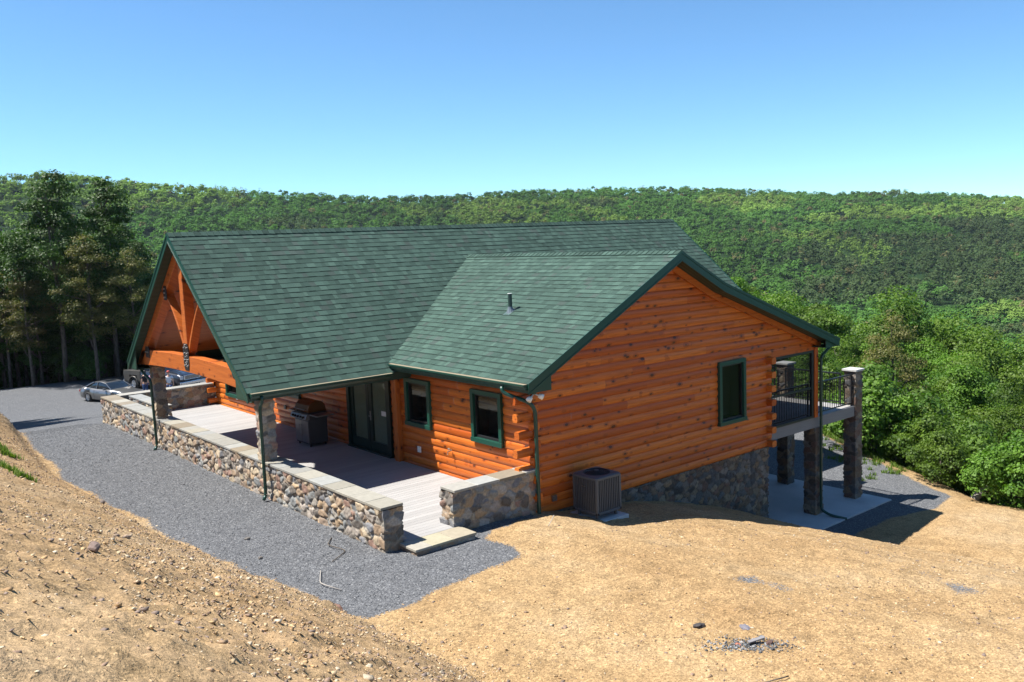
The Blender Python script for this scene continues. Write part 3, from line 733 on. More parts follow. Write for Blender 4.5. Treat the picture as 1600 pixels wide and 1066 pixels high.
# ridge caps
def ridge_cap(name, pts0, pts1, n0, n1, seed):
    mb = MB(); rng = random.Random(seed); a = Vector(pts0); b = Vector(pts1); L = (b-a).length; d = (b-a)/L; s_ = 0
    while s_ < L-.02:
        e_ = min(s_+.16, L); c = SH[rng.choice((0, 1, 2))]*rng.uniform(.7, 1.05); mb.cur = tuple(c)
        p = a+d*s_; q = a+d*e_; h0, h1 = .035, .022
        mb.add([p+Vector(n0)*.15+Vector((0, 0, h0)), p+Vector((0, 0, h0+.006)), p+Vector(n1)*.15+Vector((0, 0, h0)), q+Vector(n0)*.15+Vector((0, 0, h1)), q+Vector((0, 0, h1+.006)), q+Vector(n1)*.15+Vector((0, 0, h1))],
               [(0, 1, 4, 3), (1, 2, 5, 4)])
        for k in (0, 1, 2): pass
        mb.cur = (.012, .03, .024); mb.add([p+Vector(n0)*.15+Vector((0, 0, h0)), p+Vector((0, 0, h0+.006)), p+Vector(n1)*.15+Vector((0, 0, h0)), p+Vector(n0)*.15+Vector((0, 0, 0)), p+Vector((0, 0, 0)), p+Vector(n1)*.15+Vector((0, 0, 0))], [(0, 1, 4, 3), (1, 2, 5, 4)])
        mb.add([p+Vector(n0)*.152+Vector((0, 0, h0)), q+Vector(n0)*.152+Vector((0, 0, h1)), q+Vector(n0)*.152+Vector((0, 0, -.01)), p+Vector(n0)*.152+Vector((0, 0, -.01))], [(0, 1, 2, 3)])
        s_ = e_
    return B(mb, name, 'shingle', fix=False)
nn = lambda a, b: tuple(Vector((a[0], a[1], a[2])).normalized())
ridge_cap('main_ridge_cap', (MXL, YM, zmr), (MXR, YM, zmr), nn((0, -1, -SL), 0), nn((0, 1, -SL), 0), 1)
ridge_cap('wing_ridge_cap', (xr, -.442, zr), (xr, yend(zr)+.1, zr), nn((-1, 0, -.513), 0), nn((1, 0, -.521), 0), 2)
ridge_cap('far_wing_ridge_cap', (xr, 2*YM-yend(zr)-.1, zr), (xr, 17.4, zr), nn((-1, 0, -.513), 0), nn((1, 0, -.521), 0), 3)
# decking slabs (vertical thickness th) ; boards outside in green, ceiling inside the porch in wood
th = .15
mb = MB()
for sgn in (1, -1):
    P = lambda y: y if sgn == 1 else 2*YM-y
    mb.ext([(P(yme+.02), zme-.01), (P(YM), zmr-.01), (P(YM), zmr-.01-th), (P(yme+.02), zme-.01-th)], 'x', MXL+.03, MXR-.03)
B(mb, 'main_roof_deck', 'soffit')
mb = MB()
def wslab(mb, x0, z0, x1, z1, off, t_, ya=None, mirror=False):
    # slab between two x stations ending on the main roof plane
    def Y_(z): return yend(z)+.06
    vs = []
    for dz in (-off, -off-t_):
        for (x, z) in ((x0, z0), (x1, z1)):
            for y in (-.42, Y_(z)):
                vs.append((x, 2*YM-y if mirror else y, z+dz))
    mb.add(vs, [(0, 1, 3, 2), (4, 6, 7, 5), (0, 2, 6, 4), (1, 5, 7, 3), (0, 4, 5, 1), (2, 3, 7, 6)])
for mir in (False, True):
    wslab(mb, xe+.02, ze+.01, xr, zr, .02, th, mirror=mir)
    wslab(mb, xr, zr, xk, zk, .02, th, mirror=mir); wslab(mb, xk, zk, xf2-.02, zf2+.007, .02, th, mirror=mir)
B(mb, 'wing_roof_deck', 'soffit')
mb = MB(); mb.cur = (.5, 0, 0)   # wooden ceiling between truss and wall
for sgn in (1, -1):
    P = lambda y: y if sgn == 1 else 2*YM-y
    mb.ext([(P(4.75), zme+SL*(4.75-yme)-.165), (P(YM), zmr-.165), (P(YM), zmr-.19), (P(4.75), zme+SL*(4.75-yme)-.19)], 'x', -3.55, -.03)
mb.uv = [(v[0], v[1]*1.4) for v in mb.v]
B(mb, 'porch_ceiling', 'beam')
# fascias
def rake(name, pts, axis, b, hgt=.20, proud=.028, drip=True, mat='green'):
    """pts list of (a,z) along the roof edge; fascia hung just outside plane b"""
    mb = MB()
    for (a0, z0), (a1, z1) in zip(pts[:-1], pts[1:]):
        mb.ext([(a0, z0-.004), (a1, z1-.004), (a1, z1-hgt), (a0, z0-hgt)], axis, b, b+proud*(-1))
        mb.ext([(a0, z0+.022), (a1, z1+.022), (a1, z1-.035), (a0, z0-.035)], axis, b-proud-.002, b-proud-.016)
        if hgt > .15: mb.ext([(a0, z0-hgt+.02), (a1, z1-hgt+.02), (a1, z1-hgt-.012), (a0, z0-hgt-.012)], axis, b-proud-.002, b-proud-.012)
    return B(mb, name, mat)
rake('main_rake_fascia', [(yme, zme), (YM, zmr), (2*YM-yme, zme)], 'x', MXL+.028)
mb = MB()
for sgn in (1, -1):
    P = lambda y: y if sgn == 1 else 2*YM-y
    mb.ext([(P(yme), zme+.02), (P(YM), zmr+.02), (P(YM), zmr-.2), (P(yme), zme-.2)], 'x', MXR-.02, MXR+.015)
B(mb, 'rear_rake_fascia', 'green')
rake('wing_rake_fascia', [(xe, ze), (xr, zr), (xk, zk), (xf2, zf2)], 'y', -.414, hgt=.19)
# wing soffit behind the rake
mb = MB()
for (a0, z0), (a1, z1) in (((xe+.1, ze+.05), (xr, zr)), ((xr, zr), (xk, zk)), ((xk, zk), (xf2-.05, zf2+.02))):
    mb.ext([(a0, z0-.175), (a1, z1-.175), (a1, z1-.19), (a0, z0-.19)], 'y', -.41, .0)
B(mb, 'wing_soffit', 'soffit')
# boxed eave returns
for sgn in (1, -1):
    mb = MB()
    P = lambda y: y if sgn == 1 else 2*YM-y
    y0, y1 = yme+.01, yme+.66; 
    mb.ext([(P(y0), zme-.03), (P(y1), zme+SL*.65-.05), (P(y1), zme-.16), (P(y0), zme-.16)], 'x', MXL+.035, (-.02 if sgn == 1 else -.02) if False else MXL+.06)
    mb.ext([(P(y0), zme-.155), (P(y1), zme-.155), (P(y1), zme-.175), (P(y0), zme-.175)], 'x', MXL+.035, -.03)
    B(mb, 'eave_return', 'green')
mb = MB()
mb.ext([(xe+.02, ze-.03), (xe+.62, ze+.29), (xe+.62, ze-.19), (xe+.02, ze-.19)], 'y', -.408, -.385)
mb.ext([(xe+.02, ze-.16), (0.0, ze-.16), (0.0, ze-.18), (xe+.02, ze-.18)], 'y', -.41, 4.6)
mb.box(xe+.04, xe+.6, -.386, -.03, ze-.189, ze-.168)
B(mb, 'eave_return', 'green'); mb = MB()
mb.ext([(xf2-.02, zf2-.03), (xf2-.62, zf2+.20), (xf2-.62, zf2-.19), (xf2-.02, zf2-.19)], 'y', -.408, -.385)
mb.box(xf2-.6, xf2-.04, -.386, 4.3, zf2-.189, zf2-.168)
B(mb, 'eave_return', 'green')
# gutters
def gutter(name, a, b, out, parent=house):
    a = Vector(a); b = Vector(b); o = Vector(out); d = (b-a).normalized(); Z = Vector((0, 0, 1)); mb = MB()
    prof = [(0, 0), (0, -.11), (.06, -.11), (.075, -.06), (.115, -.035), (.115, 0), (.105, 0), (.105, -.03), (.065, -.055), (.055, -.10), (.01, -.10), (.01, 0)]
    n = len(prof); mb.add([p+o*u+Z*z for p in (a, b) for u, z in prof], [(i, (i+1) % n, n+(i+1) % n, n+i) for i in range(n)])
    for p in (a, b): mb.add([p+o*u+Z*z for u, z in prof[:6]], [(0, 1, 2, 3, 4, 5)])
    g = B(mb, name, 'green', parent=parent)
    k = MB(); k.add([a+o*.004+Z*.004, b+o*.004+Z*.004, b+o*.110+Z*-.008, a+o*.110+Z*-.008], [(0, 1, 2, 3)])
    gg = B(k, 'gutter_guard', 'guard', parent=g); return g
gutter('main_gutter', (MXL+.05, yme+.01, zme+.0), (-.56, yme+.01, zme+.0), (0, -1, 0))
gutter('wing_gutter', (xe+.01, -.40, ze+.0), (xe+.01, 4.52, ze+.0), (-1, 0, 0))
gutter('rear_gutter', (MXL+.05, 2*YM-yme-.01, zme), (-.5, 2*YM-yme-.01, zme), (0, 1, 0))
gutter('east_gutter', (xf2-.01, -.40, zf2), (xf2-.01, 4.3, zf2), (1, 0, 0))
def spout(pts, r=.036, nm='downspout'):
    mb = MB(); mb.tube(pts, r, 8); o = B(mb, nm, 'green', smooth=True); return o
def bez(pts, n=8):
    P = [Vector(p) for p in pts]; out = [P[0]]
    for i in range(1, len(P)-1):
        a = P[i]+(P[i-1]-P[i]).normalized()*min(.12, (P[i-1]-P[i]).length/2.1); b = P[i]+(P[i+1]-P[i]).normalized()*min(.12, (P[i+1]-P[i]).length/2.1)
        for k in range(n+1):
            t_ = k/n; out.append(a*(1-t_)**2 + P[i]*2*t_*(1-t_) + b*t_*t_)
    return out+[P[-1]]
spout(bez([(-.535, .30, 2.48), (-.535, .26, 2.36), (-.20, -.17, 2.16), (-.10, -.19, 2.0), (-.09, -.19, -.32), (-.14, -.40, -.38)]), .04)
spout(bez([(-3.78, 4.32, 2.30), (-3.78, 4.32, 2.18), (-3.72, 4.60, 2.05), (-3.72, 4.62, .1), (-3.80, 4.55, .02)]), .038)
spout(bez([(-3.80, 12.52, 2.30), (-3.78, 12.3, 2.1), (-3.74, 11.75, 1.9), (-3.73, 11.72, .05), (-3.82, 11.66, -.03)]), .038)
spout(bez([(10.68, -.15, 2.25), (10.66, -.15, 2.1), (10.34, -.06, 1.85), (10.34, -.06, -2.45), (10.36, -.35, -2.56), (10.5, -.75, -2.60)]), .04)

# --- timber truss of the porch gable
TX0, TX1 = -3.84, -3.60
def uvs(mb): mb.uv = [(v[0]+v[1]*1.0, v[2]+v[0]*.5) for v in mb.v]
def timber(name, ptsu, ptsl, x0=TX0, x1=TX1, seed=0):
    mb = MB(); mb.cur = (.5, 0, 0); n = len(ptsu)
    rings = [[(x0, u[0], u[1]), (x1, u[0], u[1]), (x1, l[0], l[1]), (x0, l[0], l[1])] for u, l in zip(ptsu, ptsl)]
    mb.loft(rings); mb.uv = [(v[1]+seed, v[2]+v[0]*.5+seed) for v in mb.v]
    return B(mb, name, 'beam', bevel=.012)
ys = np.linspace(4.42, 12.53, 26)
up = [(y, min(2.70+.14*(1-((y-YM)/4.1)**2)+.0, zme+SL*(4.1-abs(y-YM))-.17)) for y in ys]
lo = [(y, 2.27+.17*(1-((y-YM)/4.1)**2)**.8) for y in ys]
timber('tie_beam', up, lo)
for sgn in (1, -1):
    P = lambda y: y if sgn == 1 else 2*YM-y
    y0, y1 = 4.9, YM
    f_ = lambda y: zme+SL*(y-yme)
    timber('truss_rafter', [(P(y0), f_(y0)-.165), (P(y1), f_(y1)-.165)], [(P(y0), f_(y0)-.46), (P(y1), f_(y1)-.50)], seed=3*sgn)
    # curved brace
    ts = np.linspace(0, 1, 9); cu = []; cl = []
    for t_ in ts:
        y = YM-.07 - 1.22*t_ ; z = 2.9 + 1.50*t_ - .28*math.sin(t_*math.pi)*(-1)*.5; dd = .12
        cu.append((P(y-.095), z+.065)); cl.append((P(y+.095), z-.065))
    timber('curved_brace', cu, cl, TX0+.02, TX1-.02, seed=7*sgn)
timber('king_post', [(YM-.12, 2.92), (YM-.12, 5.32)], [(YM+.12, 2.92), (YM+.12, 5.32)], seed=5)
def plate(name, c, w_, h_, bolts):
    mb = MB(); x = TX0-.012
    n = 10
    pts = [(x, c[0]+w_*sx, c[1]+h_*sz) for sx, sz in ((-.35, .5), (.35, .5), (.5, .25), (.5, -.25), (.35, -.5), (-.35, -.5), (-.5, -.25), (-.5, .25))]
    mb.add([p for p in pts]+[(x+.014, p[1], p[2]) for p in pts], [tuple(range(8))]+[(i, (i+1) % 8, 8+(i+1) % 8, 8+i) for i in range(8)])
    o = B(mb, name, 'black')
    for sy, sz in bolts:
        b = MB(); p = Vector((x-.001, c[0]+w_*sy, c[1]+h_*sz)); b.tube([p, p-Vector((.028, 0, 0))], .022, 8)
        B(b, 'bolt_head', 'bolt', parent=o)
plate('truss_plate', (YM, 2.82), .36, .66, [(a, b_) for b_ in (-.34, -.12, .12, .34) for a in (-.24, .24)]+[(0, .44), (0, -.22), (0, 0)])
for sgn in (1, -1):
    P = lambda y: y if sgn == 1 else 2*YM-y
    plate('brace_plate', (P(YM-1.16), 4.36), .24, .36, [(0, .3), (0, 0), (0, -.3)])
    plate('heel_plate', (P(5.5), 2.72), .34, .3, [(-.2, 0), (.2, 0)])

# --- foundation and stone masonry
STONES = np.array([(.26, .235, .20), (.15, .15, .155), (.33, .235, .145), (.23, .145, .11), (.36, .29, .20), (.12, .105, .09), (.27, .195, .13), (.17, .175, .17), (.30, .26, .22), (.20, .15, .11)])
def stone_faces(name, faces, parent, res=.022, size=(.25, .16), bump=.045, seed=0, mortar=(.30, .27, .22)):
    """faces: list of (origin, U, L, V, Hh, N). one mesh of rough laid stone"""
    Vs = []; Fs = []; Cs = []; base = 0
    for (O, U, L, Vv, Hh, N) in faces:
        O, U, Vv, N = map(lambda a: np.array(a, float), (O, U, Vv, N)); nu = max(2, int(L/res)+1); nv = max(2, int(Hh/res)+1)
        a, b = np.meshgrid(np.linspace(0, L, nu), np.linspace(0, Hh, nv)); a = a.ravel(); b = b.ravel()
        P = O + a[:, None]*U + b[:, None]*Vv
        Q = P/np.array([size[0], size[0], size[1]]) + seed*3.3
        wv = .22*np.stack([vnoise(Q[:, 0]*1.7, Q[:, 1]*1.7, Q[:, 2]*1.7, k) for k in (1, 2, 3)], 1)
        big = vnoise(Q[:, 0]*.35, Q[:, 1]*.35, Q[:, 2]*.35, 8)
        Q = Q*(1) + wv
        d1, d2, idc, vec = voro(Q, seed, 1.0)
        e = d2-d1; t_ = np.clip(e/.17, 0, 1); h = (t_*t_*(3-2*t_))**.6; tl = np.stack([((idc*q_) % 1)-.5 for q_ in (13.7, 57.1, 91.3)], 1); tilt = (vec*tl).sum(1)
        hh = bump*h*(.45+.7*((idc*7.31) % 1)+1.3*tilt) + .009*fbm(P[:, 0]*14+P[:, 1]*14, P[:, 2]*14, 3, 4)*h
        edge = np.minimum(np.minimum(a, L-a), 1e9)
        dirv = np.tile(N, (len(P), 1))
        # pull corners round so adjoining faces meet
        k0 = np.clip(1-a/.03, 0, 1)[:, None]; k1 = np.clip(1-(L-a)/.03, 0, 1)[:, None]
        dirv = dirv - U*k0*1.0 + U*k1*1.0
        Vs.append(P + dirv*hh[:, None]); idn = np.arange(nu*nv).reshape(nv, nu)+base
        Fs.append(np.stack([idn[:-1, :-1], idn[:-1, 1:], idn[1:, 1:], idn[1:, :-1]], -1).reshape(-1, 4)); base += nu*nv
        ci = (idc*997).astype(int) % len(STONES); c = STONES[ci]*(.92+.5*((idc*31.7) % 1))[:, None]
        c = c*(1-.0) ; mk = np.clip((.07-e)/.05, 0, 1)[:, None]; c = c*(1-mk)+np.array(mortar)*mk
        Cs.append(c)
    o = npmesh(name, np.concatenate(Vs), np.concatenate(Fs), M['stone'], cols=np.concatenate(Cs), smooth=True)
    if parent is not None: hp(o, parent) if parent is house or True else None
    return o
def quad_faces(x0, x1, y0, y1, z0, z1, which='-x+x-y+y'):
    h = z1-z0; r = []
    if '-x' in which: r.append(((x0, y1, z0), (0, -1, 0), y1-y0, (0, 0, 1), h, (-1, 0, 0)))
    if '+x' in which: r.append(((x1, y0, z0), (0, 1, 0), y1-y0, (0, 0, 1), h, (1, 0, 0)))
    if '-y' in which: r.append(((x0, y0, z0), (1, 0, 0), x1-x0, (0, 0, 1), h, (0, -1, 0)))
    if '+y' in which: r.append(((x1, y1, z0), (-1, 0, 0), x1-x0, (0, 0, 1), h, (0, 1, 0)))
    return r
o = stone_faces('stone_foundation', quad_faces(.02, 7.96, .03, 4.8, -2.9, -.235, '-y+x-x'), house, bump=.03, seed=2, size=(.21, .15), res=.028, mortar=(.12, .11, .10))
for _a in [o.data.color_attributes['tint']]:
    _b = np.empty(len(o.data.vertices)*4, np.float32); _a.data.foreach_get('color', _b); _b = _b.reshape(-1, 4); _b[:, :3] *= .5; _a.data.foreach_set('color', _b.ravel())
def pillar(name, x, y, z0, z1, s_, cap=0, seed=0, label=None):
    o = stone_faces(name, quad_faces(x, x+s_, y, y+s_, z0, z1), house, bump=.026, seed=seed, size=(.24, .17))
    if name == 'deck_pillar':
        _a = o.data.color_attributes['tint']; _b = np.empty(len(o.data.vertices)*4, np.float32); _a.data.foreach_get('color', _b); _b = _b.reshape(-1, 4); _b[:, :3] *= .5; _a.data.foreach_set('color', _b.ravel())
    if label: o['label'] = label
    if cap:
        c = MB(); c.cur = (.42, .42, .40); c.box(x-.06, x+s_+.06, y-.06, y+s_+.06, z1, z1+.06); cc = c.build('pillar_cap', M['cap'], None, bevel=.008); cc.parent = o
    else:
        c = MB(); c.cur = (.2, .2, .2); c.box(x+.01, x+s_-.01, y+.01, y+s_-.01, z1-.03, z1-.001); cc = c.build('pillar_top', M['cap'], None); cc.parent = o
    return o
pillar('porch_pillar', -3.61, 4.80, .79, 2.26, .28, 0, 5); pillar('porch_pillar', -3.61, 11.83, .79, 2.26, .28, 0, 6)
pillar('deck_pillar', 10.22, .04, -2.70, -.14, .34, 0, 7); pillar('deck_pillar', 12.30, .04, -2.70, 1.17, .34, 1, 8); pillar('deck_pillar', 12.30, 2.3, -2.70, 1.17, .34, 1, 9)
# porch deck
mb = MB(); rng = random.Random(3); y = -.10; 
while y < 16.9:
    t_ = rng.random(); mb.cur = (t_,)*3; 
    xs = -3.2
    mb.box(xs, -.03 if y > 0 else -2.05 - 0, y, y+.134, ZD-.025, ZD); y += .139
B(mb, 'porch_deck_boards', 'deck')
mb = MB(); mb.box(-3.2, -.02, .0, 16.9, ZD-.2, ZD-.03); B(mb, 'porch_deck_frame', 'interior')
# east deck
mb = MB(); x = 7.98; 
y = .10
while y < 5.0:
    t_ = rng.random(); mb.cur = (t_,)*3; x1 = 12.29 if not (.0 < y < .42) else 12.29
    mb.box(8.0, x1, y, y+.134, .145, .17); y += .139
B(mb, 'east_deck_boards', 'deck')
mb = MB(); mb.box(8.02, 12.29, .06, .098, -.13, .165); mb.box(12.251, 12.289, .10, 5.0, -.13, .14); B(mb, 'deck_fascia', 'fasciagrey')
mb = MB()
for k in range(11): mb.box(8.05+.4*k, 8.09+.4*k, .1, 4.9, -.11, .14)
B(mb, 'deck_joists', 'deadwood')
# screened corner post, beam, screen
mb = MB(); mb.cur = (.3, 0, 0); mb.box(10.14, 10.30, .0, .16, .17, 2.12); mb.uv = [(v[2], v[0]+v[1]) for v in mb.v]; B(mb, 'porch_post', 'log', bevel=.01)
mb = MB(); mb.cur = (.3, 0, 0); mb.box(8.0, 10.34, .03, .15, 2.05, 2.4); mb.box(10.16, 10.30, .16, 4.6, 1.95, 2.2); mb.uv = [(v[0]+v[1], v[2]) for v in mb.v]; B(mb, 'porch_header', 'log')
mb = MB(); mb.box(10.03, 10.135, .03, .10, .17, 2.05); mb.box(8.02, 10.03, .03, .10, .17, .23); mb.box(8.02, 10.03, .04, .09, .98, 1.03); mb.box(8.11, 8.16, .03, .10, .23, 2.05); mb.box(8.08, 10.03, .03, .10, 1.98, 2.05); fr_ = B(mb, 'screen_frame', 'black')
mb = MB(); mb.add([(8.08, .065, .23), (10.03, .065, .23), (10.03, .065, 1.98), (8.08, .065, 1.98)], [(0, 1, 2, 3)]); B(mb, 'insect_screen', 'screen', parent=fr_)
def railing(a, b, z0=.17, hh=.92, posts=()):
    a = Vector(a); b = Vector(b); L = (b-a).length; d = (b-a)/L; mb = MB(); Z = Vector((0, 0, 1))
    mb.beam(a+Z*(z0+hh), b+Z*(z0+hh), .045, .035); mb.beam(a+Z*(z0+.08), b+Z*(z0+.08), .03, .03)
    for q in (0.0, L): mb.beam(a+d*q+Z*z0, a+d*q+Z*(z0+hh), .04, .04, (1, 0, 0))
    o = B(mb, 'deck_railing', 'black'); k = MB(); n = int(L/.11)
    for i in range(1, n):
        p = a+d*(L*i/n); k.tube([p+Z*(z0+.08), p+Z*(z0+hh)], .0095, 5, cap=False)
    B(k, 'balusters', 'black', parent=o)
railing((10.34, .14, 0), (12.24, .14, 0)); railing((8.2, .20, 0), (10.1, .20, 0)); railing((12.2, .46, 0), (12.2, 2.28, 0)); railing((12.2, 2.68, 0), (12.2, 4.9, 0))
mb = MB(); pts = [(12.1, .2, 1.03), (12.2, .06, .92), (12.24, .06, .7), (12.2, .06, .5), (12.25, .06, .22)]; mb.tube(bez(pts), .014, 6); B(mb, 'rail_scroll', 'black')
# plumbing vent on the wing roof
mb = MB(); mb.tube([(1.70, 2.66, 3.62), (1.70, 2.66, 4.11)], .05, 12); vp = B(mb, 'vent_pipe', mat('vent_pipe_dark', (.02, .05, .04), .5), smooth=False)
mb = MB(); mb.loft([[(1.70+r_*math.cos(t_*math.pi/6), 2.66+r_*math.sin(t_*math.pi/6), z_+(r_*math.cos(t_*math.pi/6)*.513 if k_ == 0 else 0)) for t_ in range(12)] for k_, (r_, z_) in enumerate(((.10, 3.70), (.062, 3.77), (.053, 3.81)))]); B(mb, 'vent_boot', mat('lead_flashing', (.16, .19, .21), .5, .5), parent=vp)
mb = MB(); c = Vector((1.66, 2.66, 3.676)); U_ = Vector((1, 0, .513)).normalized(); mb.obox(c, (U_, (0, 1, 0), U_.cross(Vector((0, 1, 0)))), (.12, .11, .008)); B(mb, 'vent_flashing', mat('painted_flashing', (.05, .09, .085), .5, .2), parent=vp)
mb = MB(); mb.tube([(1.70, 2.66, 4.111), (1.70, 2.66, 4.12)], .055, 12); B(mb, 'vent_rim', 'white_plastic', parent=vp)
# corner flood light, outlets, hose bib
def flood(c, dirs, label):
    mb = MB(); mb.tube([c, (c[0], c[1], c[2]-.06)], .05, 10); o = B(mb, 'flood_light', 'green'); o['label'] = label
    for d in dirs:
        d = Vector(d).normalized(); p = Vector(c)+Vector((0, 0, -.05)); h = MB(); h.tube([p, p+d*.10, p+d*.11, p+d*.20], [.015, .015, .045, .062], 12); hd = B(h, 'lamp_head', 'white_plastic', parent=o, smooth=True)
flood((-.16, -.24, ze-.185), [(-1, -.1, -.75), (.9, -.5, -.5)], 'twin flood light under the eave return')
mb = MB(); WX.box(mb, 4.10, 4.22, .43, .57, .02, .05); B(mb, 'outlet_cover', 'white_plastic')
mb = MB(); WX.box(mb, 11.32, 11.44, .57, .69, .02, .05); B(mb, 'outlet_cover', 'black')
mb = MB(); WX.box(mb, 14.95, 15.05, .44, .58, .02, .06); B(mb, 'outlet_cover', 'white_plastic')
mb = MB(); mb.tube([(-.02, 2.86, .68), (-.12, 2.86, .67), (-.13, 2.86, .60)], .016, 8); mb.tube([(-.08, 2.82, .72), (-.08, 2.90, .72)], .02, 8); B(mb, 'hose_bib', 'brass')
mb = MB(); WY.box(mb, .40, .52, .0, .12, .02, .06); B(mb, 'outlet_cover', 'steel')

# ------------------------------------------------------------------ porch walls (things of their own)
def capstones(parent, x0, x1, y0, y1, z, along, seed=0, over=.05):
    rng = random.Random(seed); mb = MB(); th_ = .05
    pal = [(.36, .35, .31), (.40, .375, .31), (.34, .345, .33), (.38, .38, .35), (.30, .25, .18), (.41, .39, .34), (.37, .345, .28)]
    a, b = (y0, y1) if along == 'y' else (x0, x1); u = a
    while u < b-.02:
        L = rng.uniform(.38, .75); u2 = b if b-u-L < .25 else u+L; cf_ = rng.uniform(.64, .76); mb.cur = tuple(k*cf_ for k in rng.choice(pal)); g = .006
        if along == 'y': mb.box(x0-over, x1+over, u+g, u2-g, z-th_, z+rng.uniform(-.002, .002))
        else: mb.box(u+g, u2-g, y0-over, y1+over, z-th_, z+rng.uniform(-.002, .002))
        u = u2
    mb.cur = (.5, .48, .42)
    if along == 'y': mb.box(x0-over+.004, x1+over-.004, a+.01, b-.01, z-th_+.004, z-.006)
    else: mb.box(a+.01, b-.01, y0-over+.004, y1+over-.004, z-th_+.004, z-.006)
    o = mb.build('wall_cap', M['cap'], None, bevel=.006); o.parent = parent
    return o
def stone_wall(x0, x1, y0, y1, z0, z1, along, label, seed, faces='-x+x-y+y'):
    r = empty('stone_wall', (0, 0, 0)); tag(r, label, 'stone wall')
    o = stone_faces('masonry', quad_faces(x0, x1, y0, y1, z0, z1-.05, faces), r, seed=seed); o.matrix_parent_inverse = Matrix.Identity(4)
    capstones(r, x0, x1, y0, y1, z1, along, seed); return r
ZC = .78
stone_wall(-3.585, -3.22, -.06, 17.45, -.55, ZC, 'y', 'long low fieldstone wall with pale cap running along the porch front', 11)
stone_wall(-2.10, -.02, -.08, .28, -.55, ZC, 'x', 'short stone wall between the entry step and the log corner', 12)
stone_wall(-3.16, -.05, 16.98, 17.34, -.8, .80, 'x', 'stone wall closing the far end of the sunlit porch', 13)
stone_wall(-2.86, -2.56, 13.9, 16.9, -.3, ZC-.005, 'y', 'inner stone wall of the planter beside the far porch pillar', 14)
mb = MB(); mb.cur = (.4, .4, .4); 
pm = npmesh('planter_bed', *[np.array(q) for q in ([(-3.2, 13.9, .52), (-2.87, 13.9, .52), (-2.87, 16.9, .52), (-3.2, 16.9, .52)], [(0, 1, 2, 3)])], M['ground'], cols=np.array([(1., 0, 0)]*4)); tag(pm, 'grey gravel bed between the two planter walls', 'planter bed')
st = empty('stone_step'); tag(st, 'low flagstone step at the opening in the porch wall', 'step')
o = stone_faces('step_riser', quad_faces(-3.28, -2.06, -.60, -.02, -.4, .045, '-x-y+x'), st, seed=15, bump=.03); o.matrix_parent_inverse = Matrix.Identity(4)
mb = MB(); 
for i, (a, b_, c) in enumerate(((-3.33, -2.98, (.31, .29, .24)), (-2.975, -2.50, (.33, .30, .21)), (-2.495, -2.00, (.30, .26, .19)))): 
    mb.cur = c; mb.box(a, b_, -.64, -.115, .04, .085 - i*.0)
o = mb.build('step_flagstones', M['cap'], None, bevel=.006); o.parent = st
pt = MB(); pt.box(7.9, 12.98, -.72, 6.5, -2.8, -2.60); o = pt.build('patio', M['concrete'], None, bevel=.01); tag(o, kind='structure')

# ------------------------------------------------------------------ things around the house
def thing(name, loc, rz, label, cat, group=None): return tag(empty(name, loc, rz), label, cat, group)
def P_(mb, name, mt, parent, **k):
    o = mb.build(name, M[mt] if isinstance(mt, str) else mt, None, **k); o.parent = parent; return o
def ground_z(x, y): return float(Hd(np.array([x]), np.array([y]))[0])

# air conditioner on its pad
ax_, ay_ = .76, -.98; az_ = -.31
M['ac'] = mat('ac_grey_paint', (.068, .078, .092), .5); M['ac_dark'] = mat('ac_dark_coil', (.025, .026, .03), .7)
pad = MB(); pad.box(-.10, .86, -.10, .86, -.35, .02); po = pad.build('concrete_pad', M['concrete'], None, bevel=.01); po.location = (ax_-.08, ay_-.02, az_); tag(po, 'small pale concrete pad under the grey outdoor cooling unit', 'concrete pad')
ac = thing('air_conditioner', (ax_, ay_, az_+.02), 0, 'grey louvred air conditioner standing by the shaded gable wall', 'air conditioner')
W_ = .70; hB, hT = .10, .86
b = MB(); b.box(.03, W_-.03, .03, W_-.03, hB+.03, hT-.03); P_(b, 'coil', 'ac_dark', ac)
b = MB()
for cx in (0, W_-.06):
    for cy in (0, W_-.06): b.box(cx, cx+.06, cy, cy+.06, hB, hT-.03)
b.box(0, W_, 0, W_, hB-.001, hB+.05); P_(b, 'corner_frame', 'ac', ac, bevel=.008)
b = MB(); n = 11
for k in range(n):
    u = .075+(W_-.15)*(k+.5)/n
    b.box(u-.012, u+.012, .004, .028, hB+.05, hT-.05); b.box(.004, .028, u-.012, u+.012, hB+.05, hT-.05); b.box(W_-.028, W_-.004, u-.012, u+.012, hB+.05, hT-.05)
P_(b, 'louvres', 'ac', ac)
b = MB(); ring = lambda r, z, n=28: [(W_/2+r*math.cos(2*math.pi*k/n), W_/2+r*math.sin(2*math.pi*k/n), z) for k in range(n)]
sq = lambda h, z, n=28: [(W_/2+max(-h, min(h, 1.42*h*math.cos(2*math.pi*k/n))), W_/2+max(-h, min(h, 1.42*h*math.sin(2*math.pi*k/n))), z) for k in range(n)]
b.loft([sq(W_/2+.008, hT-.05), sq(W_/2+.008, hT-.01), sq(W_/2-.02, hT+.012), ring(.275, hT+.016), ring(.265, hT-.03)], cap=False); P_(b, 'top_cover', 'ac', ac)
b = MB(); b.loft([ring(.268, hT-.028), ring(.04, hT-.026)], cap=True); P_(b, 'fan_well', 'ac_dark', ac)
b = MB()
for r in (.05, .09, .13, .17, .21, .25): b.tube([(W_/2+r*math.cos(2*math.pi*k/32), W_/2+r*math.sin(2*math.pi*k/32), hT+.03+.02*(1-r/.27)) for k in range(33)], .004, 4, cap=False)
for k in range(8): b.tube([(W_/2, W_/2, hT+.05), (W_/2+.28*math.cos(k*math.pi/4), W_/2+.28*math.sin(k*math.pi/4), hT+.016)], .004, 4)
P_(b, 'fan_guard', 'black', ac)
